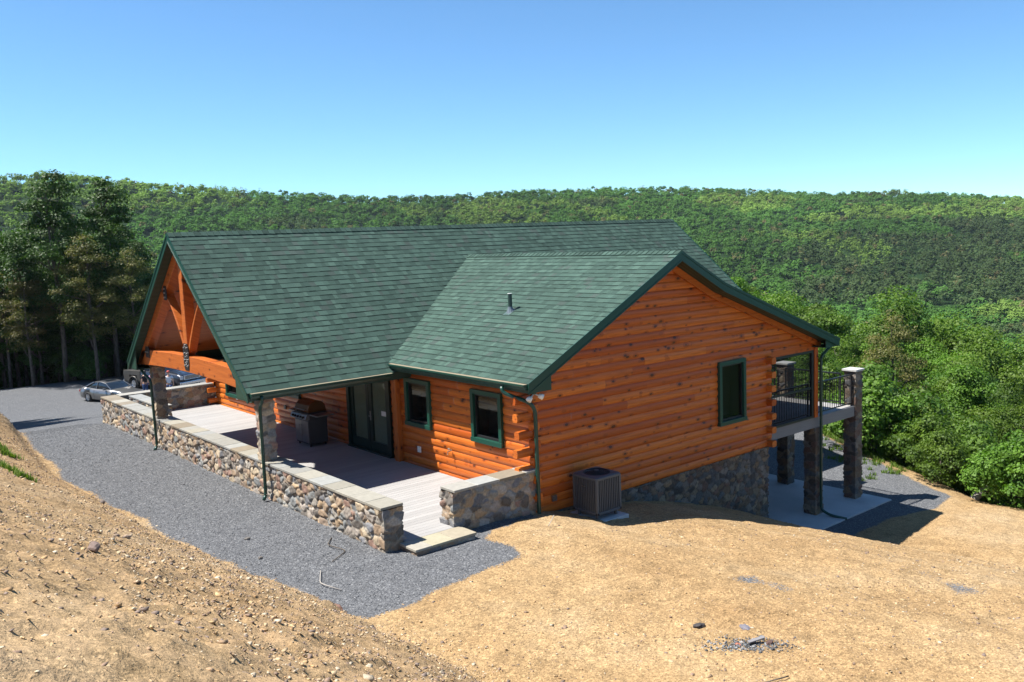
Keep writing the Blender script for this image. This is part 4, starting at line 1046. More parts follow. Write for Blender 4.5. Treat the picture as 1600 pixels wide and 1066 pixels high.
b = MB(); b.tube([(W_/2, W_/2, hT+.045), (W_/2, W_/2, hT+.062)], .05, 14); P_(b, 'fan_hub', 'ac', ac)
for cx in (.08, W_-.10):
    for cy in (.08, W_-.10):
        b = MB(); b.tube([(cx, cy, .0), (cx, cy, hB)], .035, 8); P_(b, 'foot', 'ac', ac)
b = MB(); b.box(-.004, .0035, .33, .43, .64, .655); P_(b, 'badge', 'steel', ac)
b = MB(); b.tube(bez([(.5, .70, .25), (.5, .85, .25), (.5, .95, .45)]), .02, 6); P_(b, 'refrigerant_line', 'black', ac)

# gas grill on the porch
gr = thing('gas_grill', (-.94, 8.02, ZD), 0, 'stainless gas grill with a dark hood standing in the shaded porch', 'grill')
M['hood'] = mat('hood_copper_brown', (.16, .075, .03), .32, .7)
M['steel_dark'] = mat('dark_steel', (.10, .10, .105), .4, .7)
b = MB(); b.box(0, .55, .03, .80, .08, .74); P_(b, 'cabinet', 'steel_dark', gr, bevel=.01)
for k in range(2):
    b = MB(); b.box(-.018, -.001, .05+.37*k, .405+.37*k, .12, .70); d_ = P_(b, 'cabinet_door', 'steel', gr, bevel=.006)
    b = MB(); yy = .37 if k == 0 else .46; b.tube([(-.05, yy, .3), (-.05, yy, .6)], .010, 6); b.tube([(-.018, yy, .32), (-.05, yy, .32)], .007, 5); b.tube([(-.018, yy, .58), (-.05, yy, .58)], .007, 5); P_(b, 'door_handle', 'steel', d_)
b = MB(); b.ext([(.02, .75), (-.12, .77), (-.06, .90), (.02, .90)], 'y', -.02, .86); P_(b, 'control_panel', 'steel', gr, bevel=.006)
for k in range(5):
    b = MB(); b.tube([(-.09, .1+.15*k, .835), (-.135, .1+.15*k, .82)], .026, 10); P_(b, 'knob', 'black', gr)
b = MB(); b.box(0, .56, .0, .84, .745, .92); P_(b, 'firebox', 'steel_dark', gr)
b = MB(); prof = [(.02, .925), (.0, 1.0), (.05, 1.12), (.15, 1.2), (.28, 1.235), (.42, 1.2), (.52, 1.1), (.55, .925)]; b.ext(prof, 'y', .04, .80); P_(b, 'hood', 'hood', gr, bevel=.012)
b = MB(); b.tube([(-.06, .12, 1.02), (-.06, .72, 1.02)], .013, 8); b.tube([(-.06, .14, 1.02), (.02, .14, 1.02)], .009, 6); b.tube([(-.06, .70, 1.02), (.02, .70, 1.02)], .009, 6); P_(b, 'hood_handle', 'steel', gr)
b = MB(); b.box(.02, .52, -.42, -.03, .87, .905); P_(b, 'side_shelf', 'steel', gr, bevel=.006)
b = MB(); b.box(.02, .52, .87, 1.2, .87, .905); P_(b, 'side_shelf', 'steel', gr, bevel=.006)
for cx in (.06, .49):
    for cy in (.09, .74):
        b = MB(); b.tube([(cx-.012, cy, .04), (cx+.012, cy, .04)], .04, 12); P_(b, 'caster', 'black', gr)

# ------------------------------------------------------------------ vehicles
def sect(y, pts): return [(x, y, z) for x, z in pts]
def car_loft(mb, stations, n=None):
    """stations: (y, [(halfwidth,z)...] bottom->top) mirrored to a closed ring"""
    rings = []
    for y, pr in stations:
        r = [(w_, y, z) for w_, z in pr] + [(-w_, y, z) for w_, z in reversed(pr)]
        rings.append(r)
    mb.loft(rings)
M['silver'] = mat('silver_car_paint', (.22, .215, .21), .3, .7); M['silver'].node_tree.nodes['Principled BSDF'].inputs['Coat Weight'].default_value = .6
M['navy'] = mat('dark_grey_blue_truck_paint', (.022, .025, .036), .28, .3); M['navy'].node_tree.nodes['Principled BSDF'].inputs['Coat Weight'].default_value = .8
M['taupe'] = mat('taupe_trim_paint', (.075, .068, .06), .4, .3)
M['tyre'] = mat('tyre_rubber', (.02, .02, .02), .85); M['alloy'] = mat('alloy_wheel', (.55, .55, .56), .3, .9); M['chrome'] = mat('chrome', (.75, .76, .78), .12, 1)
M['lamp'] = mat('headlamp_lens', (.6, .62, .65), .1, .2, .8); M['red'] = mat('red_lens', (.3, .01, .01), .2)
M['plastic'] = mat('black_plastic', (.02, .02, .02), .6)
def wheel(root, x, y, r, wd):
    b = MB(); s_ = 1 if x > 0 else -1; n = 24
    prof = [(-wd/2, r*.80), (-wd/2+.015, r*.97), (-wd/2+.04, r), (wd/2-.04, r), (wd/2-.015, r*.97), (wd/2, r*.80), (wd/2, r*.62), (-wd/2, r*.62)]
    b.loft([[(x+u, y+rr*math.cos(2*math.pi*k/n), r+rr*math.sin(2*math.pi*k/n)) for k in range(n)] for u, rr in prof], cap=False)
    # close ring
    o = P_(b, 'tyre', 'tyre', root, smooth=True)
    c = MB(); xo = x+s_*(wd/2-.02)
    c.loft([[(xo+u*s_, y+rr*math.cos(2*math.pi*k/n), r+rr*math.sin(2*math.pi*k/n)) for k in range(n)] for u, rr in ((-.06, r*.6), (.012, r*.63), (.0, r*.56), (-.03, r*.5))], cap=True)
    for k in range(6):
        a = 2*math.pi*k/6; c.obox((xo-.005*s_, y+.32*r*math.cos(a), r+.32*r*math.sin(a)), ((0, math.cos(a), math.sin(a)), (0, -math.sin(a), math.cos(a)), (1, 0, 0)), (r*.28, r*.075, .018))
    c.tube([(xo-.02*s_, y, r), (xo+.02*s_, y, r)], r*.14, 12)
    P_(c, 'wheel_rim', 'alloy', o)
def interp_prof(keys, y):
    for (a, pa), (b_, pb) in zip(keys[:-1], keys[1:]):
        if a <= y <= b_:
            t_ = (y-a)/(b_-a); t_ = t_*t_*(3-2*t_)*.5+t_*.5
            return [(u[0]+(v[0]-u[0])*t_, u[1]+(v[1]-u[1])*t_) for u, v in zip(pa, pb)]
    return keys[-1][1]
def loft_keys(mb, keys, n=40):
    ys = np.linspace(keys[0][0], keys[-1][0], n); car_loft(mb, [(y, interp_prof(keys, y)) for y in ys])
def arch_cut(o, wheels, r, wd):
    """real wheel wells: pull the lower side vertices inward around each wheel"""
    for v in o.data.vertices:
        for (wx, wy) in wheels:
            d = math.hypot(v.co.y-wy, v.co.z-r*1.0)
            if d < r*1.16 and v.co.z < r*2.05 and abs(v.co.x) > wd: v.co.x = math.copysign(wd, v.co.x)
# silver coupe, front towards -Y
car = thing('silver_coupe', (4.7, 47.5, 0), R(20), 'silver two door coupe with a dark sunroof parked on the gravel', 'car')
k = [(-2.35, [(.55, .25), (.70, .32), (.76, .48), (.66, .62), (.45, .66)]), (-2.15, [(.70, .2), (.83, .3), (.88, .5), (.80, .68), (.55, .73)]),
     (-1.4, [(.78, .18), (.89, .28), (.92, .55), (.86, .76), (.6, .86)]), (-.85, [(.78, .17), (.9, .26), (.93, .58), (.88, .84), (.64, .93)]),
     (0.2, [(.78, .17), (.90, .26), (.93, .6), (.88, .88), (.66, .90)]), (1.4, [(.78, .18), (.9, .28), (.93, .62), (.88, .90), (.66, .94)]),
     (2.0, [(.76, .22), (.88, .3), (.90, .60), (.82, .88), (.6, .98)]), (2.3, [(.62, .32), (.76, .38), (.80, .60), (.72, .80), (.55, .86)])]
b = MB(); loft_keys(b, k, 90); body = P_(b, 'body', 'silver', car, smooth=True)
WH = [(1, -1.45), (1, 1.32)]; arch_cut(body, WH, .33, .70)
b = MB(); gk = [(-.98, [(.70, .86), (.70, .88), (.66, .90)]), (-.28, [(.76, .86), (.64, 1.24), (.56, 1.28)]), (.25, [(.77, .86), (.63, 1.31), (.55, 1.345)]), (.9, [(.77, .86), (.62, 1.27), (.53, 1.31)]), (1.75, [(.72, .86), (.66, .95), (.58, .97)])]
loft_keys(b, gk, 40); P_(b, 'window_band', 'car_glass', car, smooth=True)
b = MB()
rk = [(-.30, [(.645, 1.245), (.61, 1.275), (.50, 1.292)]), (.25, [(.640, 1.315), (.60, 1.348), (.50, 1.36)]), (.92, [(.628, 1.275), (.59, 1.308), (.48, 1.322)])]
loft_keys(b, rk, 14); P_(b, 'roof', 'silver', car, smooth=True)
for s_ in (-1, 1):
    b = MB(); b.tube([(s_*.745, -1.0, .885), (s_*.70, -.62, 1.09), (s_*.635, -.28, 1.27)], .028, 6); b.tube([(s_*.628, .90, 1.29), (s_*.67, 1.35, 1.12), (s_*.70, 1.78, .93)], .045, 6); b.tube([(s_*.785, .50, .87), (s_*.65, .46, 1.30)], .028, 6); P_(b, 'window_pillar', 'silver', car)
    b = MB(); b.obox((s_*.95, -.55, .95), ((1, 0, 0), (0, 1, 0), (0, 0, 1)), (.09, .06, .055)); P_(b, 'wing_mirror', 'silver', car, bevel=.02)
    b = MB(); b.obox((s_*.60, -2.24, .60), ((1, -.25*s_, 0), (0, 0, 1), (0, 1, 0)), (.18, .06, .06)); P_(b, 'headlight', 'lamp', car, bevel=.02)
    b = MB(); b.obox((s_*.62, 2.26, .68), ((1, .2*s_, 0), (0, 0, 1), (0, 1, 0)), (.17, .07, .05)); P_(b, 'tail_light', 'red', car, bevel=.02)
    b = MB(); b.box(s_*.925-.006, s_*.925+.006, .15, .42, .70, .73); P_(b, 'door_handle', 'silver', car)
    b = MB(); b.tube([(s_*.932, -.75, .30), (s_*.938, -.74, .62), (s_*.90, -.74, .86)], .006, 4); b.tube([(s_*.932, .58, .30), (s_*.938, .60, .62), (s_*.90, .58, .86)], .006, 4); P_(b, 'door_seam', 'plastic', car)
    for wx, wy in WH:
        wheel(car, s_*.80, wy, .33, .2)
        b = MB(); b.tube([(s_*.66, wy, .33), (s_*.70, wy, .33)], .375, 20); P_(b, 'wheel_well', 'plastic', car)
b = MB(); b.box(-.36, .36, -.02, .42, 1.352, 1.368); P_(b, 'sunroof', 'car_glass', car, bevel=.01)
b = MB(); b.box(-.4, .4, -2.37, -2.30, .36, .44); P_(b, 'front_grille', 'plastic', car)
# pickup, front towards -Y
tk = thing('pickup_truck', (8.9, 50.3, 0), R(19.6), 'dark blue grey crew cab pickup with taupe trim and chrome grille', 'pickup truck')
k = [(-2.95, [(.90, .62), (.96, .70), (.98, .95), (.92, 1.12), (.75, 1.16)]), (-2.7, [(.94, .50), (1.0, .66), (1.01, 1.0), (.94, 1.2), (.78, 1.25)]), (-1.3, [(.94, .48), (1.0, .62), (1.02, 1.05), (.97, 1.28), (.82, 1.36)]), (1.15, [(.94, .48), (1.0, .62), (1.02, 1.05), (.99, 1.30), (.86, 1.36)])]
b = MB(); loft_keys(b, k, 70); body = P_(b, 'body', 'navy', tk, smooth=True); WH = [(1, -1.95), (1, 1.95)]; arch_cut(body, WH, .40, .76)
b = MB()
k = [(1.2, [(.94, .50), (1.0, .62), (1.02, 1.05), (1.0, 1.32), (.95, 1.34)]), (3.0, [(.94, .50), (1.0, .62), (1.02, 1.05), (1.0, 1.32), (.95, 1.34)])]
loft_keys(b, k, 50); bed = P_(b, 'cargo_bed', 'taupe', tk, smooth=False); arch_cut(bed, WH, .40, .76)
b = MB(); b.box(-.88, .88, 1.26, 2.92, 1.341, 1.346); P_(b, 'bed_cover', 'plastic', tk)
b = MB(); gk = [(-1.25, [(.80, 1.30), (.79, 1.33), (.75, 1.36)]), (-.55, [(.86, 1.30), (.75, 1.83), (.68, 1.88)]), (.3, [(.87, 1.30), (.75, 1.88), (.68, 1.92)]), (.98, [(.87, 1.30), (.74, 1.84), (.67, 1.89)]), (1.12, [(.86, 1.30), (.80, 1.45), (.72, 1.5)])]
loft_keys(b, gk, 40); P_(b, 'window_band', 'car_glass', tk, smooth=True)
b = MB(); rk = [(-.6, [(.77, 1.80), (.74, 1.86), (.60, 1.89)]), (.3, [(.775, 1.87), (.74, 1.915), (.60, 1.94)]), (1.02, [(.765, 1.82), (.73, 1.88), (.58, 1.90)])]; loft_keys(b, rk, 16); P_(b, 'roof', 'navy', tk, smooth=True)
for s_ in (-1, 1):
    b = MB(); b.tube([(s_*.84, -1.28, 1.33), (s_*.80, -.9, 1.6), (s_*.77, -.58, 1.83)], .035, 6); b.tube([(s_*.89, .25, 1.31), (s_*.775, .25, 1.88)], .04, 6); b.tube([(s_*.88, 1.06, 1.31), (s_*.765, 1.0, 1.86)], .06, 6); P_(b, 'window_pillar', 'navy', tk)
    b = MB(); b.obox((s_*1.12, -.75, 1.42), ((1, 0, 0), (0, 1, 0), (0, 0, 1)), (.10, .05, .14)); P_(b, 'wing_mirror', 'plastic', tk, bevel=.02)
    b = MB(); b.box(min(s_*.70, s_*.96), max(s_*.70, s_*.96), -2.985, -2.93, .88, 1.12); P_(b, 'headlight', 'lamp', tk, bevel=.015)
    b = MB()
    for wy in (-1.95, 1.95):
        b.tube([(s_*1.03, wy+.50*math.cos(a), .42+.50*math.sin(a)) for a in np.linspace(-.15, math.pi+.15, 15)], .045, 6)
    P_(b, 'fender_flare', 'taupe', tk, smooth=True)
    b = MB(); b.obox((s_*1.01, -.1, .60), ((0, 1, 0), (1, 0, 0), (0, 0, 1)), (1.25, .02, .10)); P_(b, 'lower_trim', 'taupe', tk)
    b = MB(); b.box(s_*1.03-.008, s_*1.03+.008, -.05, .12, 1.08, 1.12); b.box(s_*1.03-.008, s_*1.03+.008, .85, 1.02, 1.08, 1.12); P_(b, 'door_handle', 'chrome', tk)
    for wx, wy in WH:
        wheel(tk, s_*.88, wy, .40, .26)
        b = MB(); b.tube([(s_*.72, wy, .42), (s_*.76, wy, .42)], .46, 20); P_(b, 'wheel_well', 'plastic', tk)
b = MB(); b.box(-.66, .66, -3.0, -2.94, .84, 1.16); gf = P_(b, 'front_grille', 'chrome', tk, bevel=.02)
b = MB()
for q in range(4): b.box(-.58, .58, -3.012, -2.998, .88+.065*q, .92+.065*q)
P_(b, 'grille_slots', 'plastic', gf)
b = MB(); b.box(-1.0, 1.0, -3.12, -2.92, .50, .72); P_(b, 'bumper', 'chrome', tk, bevel=.04)
b = MB(); b.box(-.98, .98, 3.0, 3.12, .52, .70); P_(b, 'rear_bumper', 'chrome', tk, bevel=.03)

# ------------------------------------------------------------------ people
M['skin'] = mat('skin', (.55, .33, .24), .55); M['hair'] = mat('dark_hair', (.03, .02, .015), .7)
def skin_mesh(name, joints, edges, mt, parent, root=0, lvl=1):
    me = bpy.data.meshes.new(name); me.from_pydata([j[0] for j in joints], edges, []); o = bpy.data.objects.new(name, me); COL.objects.link(o)
    sk = o.modifiers.new('skin', 'SKIN'); sk.use_smooth_shade = True
    for i, j in enumerate(joints):
        r = j[1]; me.skin_vertices[0].data[i].radius = (r, r) if not isinstance(r, tuple) else r
    me.skin_vertices[0].data[root].use_root = True
    sb = o.modifiers.new('sub', 'SUBSURF'); sb.levels = lvl; sb.render_levels = lvl
    me.materials.append(M[mt] if isinstance(mt, str) else mt); o.parent = parent; return o
def person(loc, rz, label, shirt, trousers, hat=None, arm_pose=0):
    p = thing('person', loc, rz, label, 'person'); H_ = 1.75
    # faces -Y ; hips, knees, ankles
    hip, ch, sh = .93, 1.22, 1.44
    J = []; E = []
    def add(pt, r, par=None):
        J.append((pt, r)); i = len(J)-1
        if par is not None: E.append((par, i))
        return i
    pel = add((0, 0, hip), (.15, .11)); wai = add((0, 0, 1.07), (.135, .10), pel); che = add((0, -.01, 1.28), (.165, .11), wai); nb = add((0, 0, 1.46), (.065, .06), che); nk = add((0, -.01, 1.53), (.055, .055), nb)
    h1 = add((0, -.02, 1.61), (.075, .09), nk); h2 = add((0, -.015, 1.69), (.078, .095), h1); h3 = add((0, 0, 1.745), (.05, .06), h2)
    add((0, -.115, 1.635), (.014, .014), h1)
    hands = []
    for s_ in (-1, 1):
        t_ = add((s_*.10, 0, .84), (.085, .085), pel); kn = add((s_*.11, -.02, .49), (.056, .058), t_); an = add((s_*.12, .02, .09), (.038, .04), kn); add((s_*.13, -.15, .035), (.045, .03), an)
        a0 = add((s_*.20, 0, 1.42), (.058, .058), che)
        if arm_pose and s_ == 1: el = add((s_*.27, -.06, 1.16), (.042, .042), a0); wr = add((s_*.16, -.27, 1.2), (.028, .026), el); dv = Vector((-.4, -.8, .3)).normalized()
        else: el = add((s_*.26, .03, 1.14), (.042, .042), a0); wr = add((s_*.27, -.05, .90), (.028, .026), el); dv = Vector((0, -.15, -1)).normalized()
        w0 = Vector(J[wr][0]); pm_ = add(tuple(w0+dv*.05), (.034, .02), wr); hands.append((w0, dv, s_, pm_))
        for f_ in range(4):
            off = Vector((0, (f_-1.5)*.019, 0)); L = (.062, .072, .068, .052)[f_]
            q0 = add(tuple(w0+dv*.085+off), (.010, .010), pm_); q1 = add(tuple(w0+dv*(.085+L*.6)+off+Vector((-s_*.006, 0, 0))), (.009, .009), q0); add(tuple(w0+dv*(.085+L)+off+Vector((-s_*.022, 0, 0))), (.008, .008), q1)
        th0 = add(tuple(w0+dv*.045+Vector((-s_*.01, -.045, 0))), (.011, .011), pm_); add(tuple(w0+dv*.085+Vector((-s_*.02, -.058, 0))), (.009, .009), th0)
    skin_mesh('body', J, E, 'skin', p)
    # eyes, ears
    for s_ in (-1, 1):
        e = MB(); e.obox((s_*.032, -.108, 1.665), ((1, 0, 0), (0, 1, 0), (0, 0, 1)), (.012, .006, .006)); P_(e, 'eye', 'black', p)
        e = MB(); e.obox((s_*.08, 0, 1.64), ((1, 0, 0), (0, 1, 0), (0, 0, 1)), (.008, .018, .03)); P_(e, 'ear', 'skin', p, bevel=.006)
    e = MB(); e.obox((0, -.108, 1.592), ((1, 0, 0), (0, 1, 0), (0, 0, 1)), (.022, .005, .004)); P_(e, 'mouth', mat('lips', (.35, .12, .10), .5), p)
    # clothes as slightly wider skins
    sh_j = [((0, 0, .92), (.165, .125)), ((0, 0, 1.07), (.155, .118)), ((0, -.01, 1.28), (.182, .125)), ((0, 0, 1.45), (.085, .075))]; sh_e = [(0, 1), (1, 2), (2, 3)]
    for s_ in (-1, 1):
        i = len(sh_j); sh_j += [((s_*.20, 0, 1.41), (.07, .07)), ((s_*.245, .02 if not (arm_pose and s_ == 1) else -.03, 1.24), (.062, .062))]; sh_e += [(2, i), (i, i+1)]
    skin_mesh('shirt', sh_j, sh_e, shirt, p)
    tr = [((0, 0, .95), (.16, .12))]; te = []
    for s_ in (-1, 1):
        i = len(tr); tr += [((s_*.10, 0, .84), (.098, .098)), ((s_*.11, -.02, .49), (.07, .072)), ((s_*.12, .02, .10), (.062, .066))]; te += [(0, i), (i, i+1), (i+1, i+2)]
    skin_mesh('trousers', tr, te, trousers, p)
    if hat:
        b = MB(); b.loft([[(r_*math.cos(a), r_*1.12*math.sin(a)+.0, z_) for a in np.linspace(0, 2*math.pi, 17)[:-1]] for r_, z_ in ((.103, 1.69), (.102, 1.74), (.08, 1.785), (.03, 1.805))]); b.box(-.07, .07, -.20, -.09, 1.69, 1.705); P_(b, 'cap', hat, p, smooth=True)
    else:
        b = MB(); b.loft([[(r_*math.cos(a), r_*1.15*math.sin(a)+.02, z_) for a in np.linspace(0, 2*math.pi, 17)[:-1]] for r_, z_ in ((.085, 1.60), (.098, 1.66), (.098, 1.72), (.075, 1.775), (.03, 1.8))]); P_(b, 'hair', 'hair', p, smooth=True)
    return p
jean = mat('blue_jeans', (.05, .10, .24), .85); 
person((6.75, 47.4, ground_z(6.75, 47.4)), R(200), 'person in a black shirt and blue jeans beside the far porch pillar', mat('black_shirt', (.012, .012, .016), .8), jean)
person((7.72, 45.6, ground_z(7.72, 45.6)), R(160), 'person in a white shirt, jeans and red cap in front of the truck', mat('white_shirt', (.75, .75, .78), .8), jean, mat('red_cap', (.45, .08, .06), .8), 1)
person((7.05, 46.9, ground_z(7.05, 46.9)), R(120), 'person in a mauve shirt half hidden by the porch pillar', mat('mauve_shirt', (.30, .16, .28), .8), mat('dark_trousers', (.05, .05, .08), .8))
for o in (car, tk): pass
for o, (x, y) in ((car, (4.7, 47.5)), (tk, (8.9, 50.3))): o.location.z = ground_z(x, y)-.01

# ------------------------------------------------------------------ loose rocks, sticks, ashes, grass
def rock_mesh(rng, V0, F0, pts, sizes, colf, flat=.6):
    n = len(pts); k = len(V0)
    A = rng.normal(0, 1, (n, 3, 3)); Q = np.linalg.qr(A)[0]
    sc_ = rng.uniform(.5, 1.3, (n, 3)); sc_[:, 2] *= flat
    D = V0[None]*(1+rng.uniform(-.6, .45, (n, k, 1))); D = D*sc_[:, None, :]*sizes[:, None, None]
    small = rng.normal(0, .5, n); cs, sn = np.cos(rng.uniform(0, 6.28, n)), np.sin(rng.uniform(0, 6.28, n))
    x = D[..., 0]*cs[:, None]-D[..., 1]*sn[:, None]; y = D[..., 0]*sn[:, None]+D[..., 1]*cs[:, None]
    D = np.stack([x, y, D[..., 2]+x*small[:, None]*.4], -1)
    V_ = (D+pts[:, None, :]).reshape(-1, 3); F_ = (F0[None]+(np.arange(n)*k)[:, None, None]).reshape(-1, F0.shape[1])
    return V_, F_, np.repeat(colf, k, 0)
cubeV = np.array([(x, y, z) for x in (-1, 1) for y in (-1, 1) for z in (-1, 1)], float)*.7
cubeF = np.array([(0, 1, 3, 2), (4, 6, 7, 5), (0, 4, 5, 1), (2, 3, 7, 6), (0, 2, 6, 4), (1, 5, 7, 3)])
rng = np.random.default_rng(5)
def scatter(n, xr_, yr_, dens):
    x = rng.uniform(*xr_, n); y = rng.uniform(*yr_, n); d = dens(x, y); k = rng.uniform(0, 1, n) < d; return x[k], y[k]
def dens_dirt(x, y):
    gm = gravel_mask(x, y); tx = np.interp(y, TY, TX); bank = sstep(-.3, .4, tx-x); cl = np.clip(fbm(x*.6, y*.6, 3, 61)*1.2+.35, 0, 1)
    toe = np.exp(-((tx-x-.5)/.7)**2)
    return np.clip((.16+.6*bank+.6*toe)*(.35+cl)*(1-gm), 0, 1)*((x < -3.7) | (y < -.9)) 
x, y = scatter(330000, (-11.5, 9), (-11, 20), dens_dirt); n = len(x)
sz = np.exp(rng.normal(-4.55, .45, n)); sz = np.clip(sz, .005, .034)
pal = np.array([(.42, .29, .15), (.33, .22, .13), (.46, .34, .20), (.25, .17, .12), (.50, .41, .29), (.40, .25, .12), (.20, .15, .12)])
c = pal[rng.integers(0, len(pal), n)]*rng.uniform(.8, 1.2, (n, 1))
V_, F_, C_ = rock_mesh(rng, cubeV, cubeF, np.stack([x, y, Hd(x, y)-sz*.05], 1), sz, c)
tag(npmesh('loose_rubble', V_, F_, M['stone'], cols=C_), 'loose tan stone chips and clods scattered over the raw dirt bank', 'rubble', kind='stuff')
x, y = scatter(70000, (-6.6, -1.2), (-2.6, 20), lambda x, y: gravel_mask(x, y)*.8*((x < -3.68) | (y < -.75)))
n = len(x); sz = np.clip(np.exp(rng.normal(-4.75, .25, n)), .005, .018); pal2 = np.array([(.11, .115, .125), (.14, .145, .155), (.09, .094, .10), (.20, .205, .21), (.13, .13, .135)])
c = pal2[rng.integers(0, len(pal2), n)]*rng.uniform(.8, 1.2, (n, 1))
V_, F_, C_ = rock_mesh(rng, cubeV, cubeF, np.stack([x, y, Hd(x, y)+sz*.2], 1), sz, c)
tag(npmesh('gravel_chips', V_, F_, M['stone'], cols=C_), 'crushed grey stone chips covering the drive beside the porch', 'gravel', kind='stuff')
def one_rock(x, y, s, col, label, group=None, nm='rock', squash=.6):
    r2 = np.random.default_rng(int(abs(x*100+y*37))); import bmesh
    bm = bmesh.new(); bmesh.ops.create_icosphere(bm, subdivisions=2, radius=1)
    for v in bm.verts:
        nrm = v.co.normalized(); k = 1+.35*float(vnoise(np.array([nrm.x*1.6+x]), np.array([nrm.y*1.6+y]), np.array([nrm.z*1.6]), 3)[0]); v.co = Vector((nrm.x*k*1.2, nrm.y*k*.8, nrm.z*k*squash))*s
    me = bpy.data.meshes.new(nm); bm.to_mesh(me); bm.free()
    ca = me.color_attributes.new('tint', 'FLOAT_COLOR', 'POINT'); ca.data.foreach_set('color', np.tile([*col, 1], len(me.vertices)).astype(np.float32))
    me.materials.append(M['stone']); o = bpy.data.objects.new(nm, me); COL.objects.link(o); o.location = (x, y, ground_z(x, y)+s*squash*.35); o.rotation_euler = (0, .2, x*7); tag(o, label, 'rock', group)
grp = 'dark rocks scattered on the drive and dirt'
one_rock(-5.05, 2.5, .055, (.13, .12, .11), 'lone dark pebble on the gravel below the porch wall')
one_rock(-5.3, 1.35, .045, (.16, .14, .12), 'small brown stone on the gravel near the dirt edge')
one_rock(-2.35, -6.0, .07, (.05, .045, .045), 'black stone lying alone on the pale dirt', squash=.4)
one_rock(-2.05, -6.55, .07, (.17, .16, .18), 'flat slate grey stone above the patch of ashes', squash=.35)
one_rock(-5.55, -1.9, .09, (.20, .11, .08), 'reddish brown rock at the tip of the dirt bank by the gravel')
one_rock(-6.6, 1.0, .045, (.22, .15, .1), 'brown rock halfway up the dirt bank')
one_rock(-8.0, -.6, .055, (.33, .24, .17), 'tan rock on the dirt bank slope left of the gravel')
one_rock(-9.2, -3.9, .07, (.18, .13, .11), 'dark rock low on the rough bank at the bottom left')
one_rock(-6.6, 6.3, .07, (.15, .12, .1), 'dark stone on the bank edge left of the porch wall')
def stick(pts, r, label, mt='deadwood', nm='stick', cat='stick'):
    mb = MB(); q = [(a, b_, ground_z(a, b_)+c_) for a, b_, c_ in pts]; mb.tube(bez(q, 4) if len(q) > 2 else q, r, 5); o = mb.build(nm, M[mt], None, smooth=True); tag(o, label, cat); return o
stick([(-3.9, 1.35, .01), (-4.2, .95, .05), (-4.05, .5, .02), (-4.5, .2, .02)], .009, 'crooked dark twig on the gravel below the porch wall', 'bark')
stick([(-5.0, -1.05, .02), (-5.15, -.6, .05), (-4.85, -.05, .03)], .008, 'pale bent twig on the gravel near the dirt')
stick([(-.62, -1.05, .02), (-.5, -1.02, .12), (-.42, -1.0, .20)], .007, 'thin pale twig standing in the dirt near the log corner')
stick([(-3.2, -7.6, .015), (-2.9, -7.75, .02)], .008, 'short dark stick below the patch of ashes', 'bark')
# ashes and scraps
x = rng.normal(0, .26, 900); y = rng.normal(0, .10, 900); ca_, sa_ = math.cos(-.85), math.sin(-.85)
px = -2.42 + x*ca_-y*sa_; py = -6.85 + x*sa_+y*ca_; n = 900; sz = rng.uniform(.005, .018, n); c = np.array([(.10, .105, .11), (.22, .225, .23), (.42, .42, .42), (.15, .15, .145)])[rng.integers(0, 4, n)]*.7
V_, F_, C_ = rock_mesh(rng, cubeV, cubeF, np.stack([px, py, Hd(px, py)+sz*.3], 1), sz, c)
tag(npmesh('ash_pile', V_, F_, M['stone'], cols=C_), 'patch of grey ashes and broken scraps on the dirt in front', 'ashes', kind='stuff')
mb = MB(); mb.obox((-2.32, -6.9, ground_z(-2.32, -6.9)+.045), ((1, -.6, .25), (.6, 1, 0), (-.2, 0, 1)), (.11, .03, .008)); tag(mb.build('scrap_board', M['fasciagrey'], None), 'small grey scrap board lying in the ashes', 'scrap')
one_rock(-2.22, -7.02, .055, (.10, .06, .05), 'dark brown lump beside the scrap board in the ashes')
one_rock(-2.5, -6.75, .035, (.5, .16, .1), 'small orange brick chip in the ashes')
# grass
def grass(name, label, xs, ys, hgt, n_blade):
    r = np.random.default_rng(9); n = len(xs); I = np.repeat(np.arange(n), n_blade); m_ = len(I)
    bx_ = xs[I]+r.normal(0, .06, m_); by_ = ys[I]+r.normal(0, .06, m_); bz = H(bx_, by_)-.01
    a = r.uniform(0, 6.28, m_); h_ = hgt*r.uniform(.4, 1.1, m_); ln = h_*r.uniform(.2, .7, m_); w_ = .008+.004*r.uniform(0, 1, m_)+hgt*.02
    d = np.stack([np.cos(a), np.sin(a), 0*a], 1); s_ = np.stack([-np.sin(a), np.cos(a), 0*a], 1)*w_[:, None]; B0 = np.stack([bx_, by_, bz], 1)
    mid = B0+d*(ln*.35)[:, None]; mid[:, 2] += h_*.6; tip = B0+d*ln[:, None]; tip[:, 2] += h_
    V_ = np.stack([B0-s_, B0+s_, mid+s_*.7, tip, mid-s_*.7], 1).reshape(-1, 3); k = np.arange(m_)*5
    F_ = np.concatenate([np.stack([k, k+1, k+2, k+4], 1), np.stack([k+4, k+2, k+3, k+3], 1)])
    F_ = F_[:m_]; F2 = np.stack([k+4, k+2, k+3], 1)
    F3 = np.concatenate([np.stack([k, k+1, k+2], 1), np.stack([k, k+2, k+4], 1), F2])
    tone = np.repeat(r.uniform(0, 1, m_), 5); o = npmesh(name, V_, F3, M['grass'], cols=np.stack([tone]*3, 1)); tag(o, label, 'grass', kind='stuff')
gxs = np.concatenate([rng.normal(-7.48, .07, 22), rng.normal(-8.15, .10, 14), rng.normal(-7.97, .05, 5)]); gys = np.concatenate([rng.normal(11.3, .45, 22), rng.normal(7.2, .25, 14), rng.normal(6.3, .12, 5)])
grass('grass_tuft', 'bright green grass tufts on the dirt bank at the left edge', gxs, gys, .16, 26)
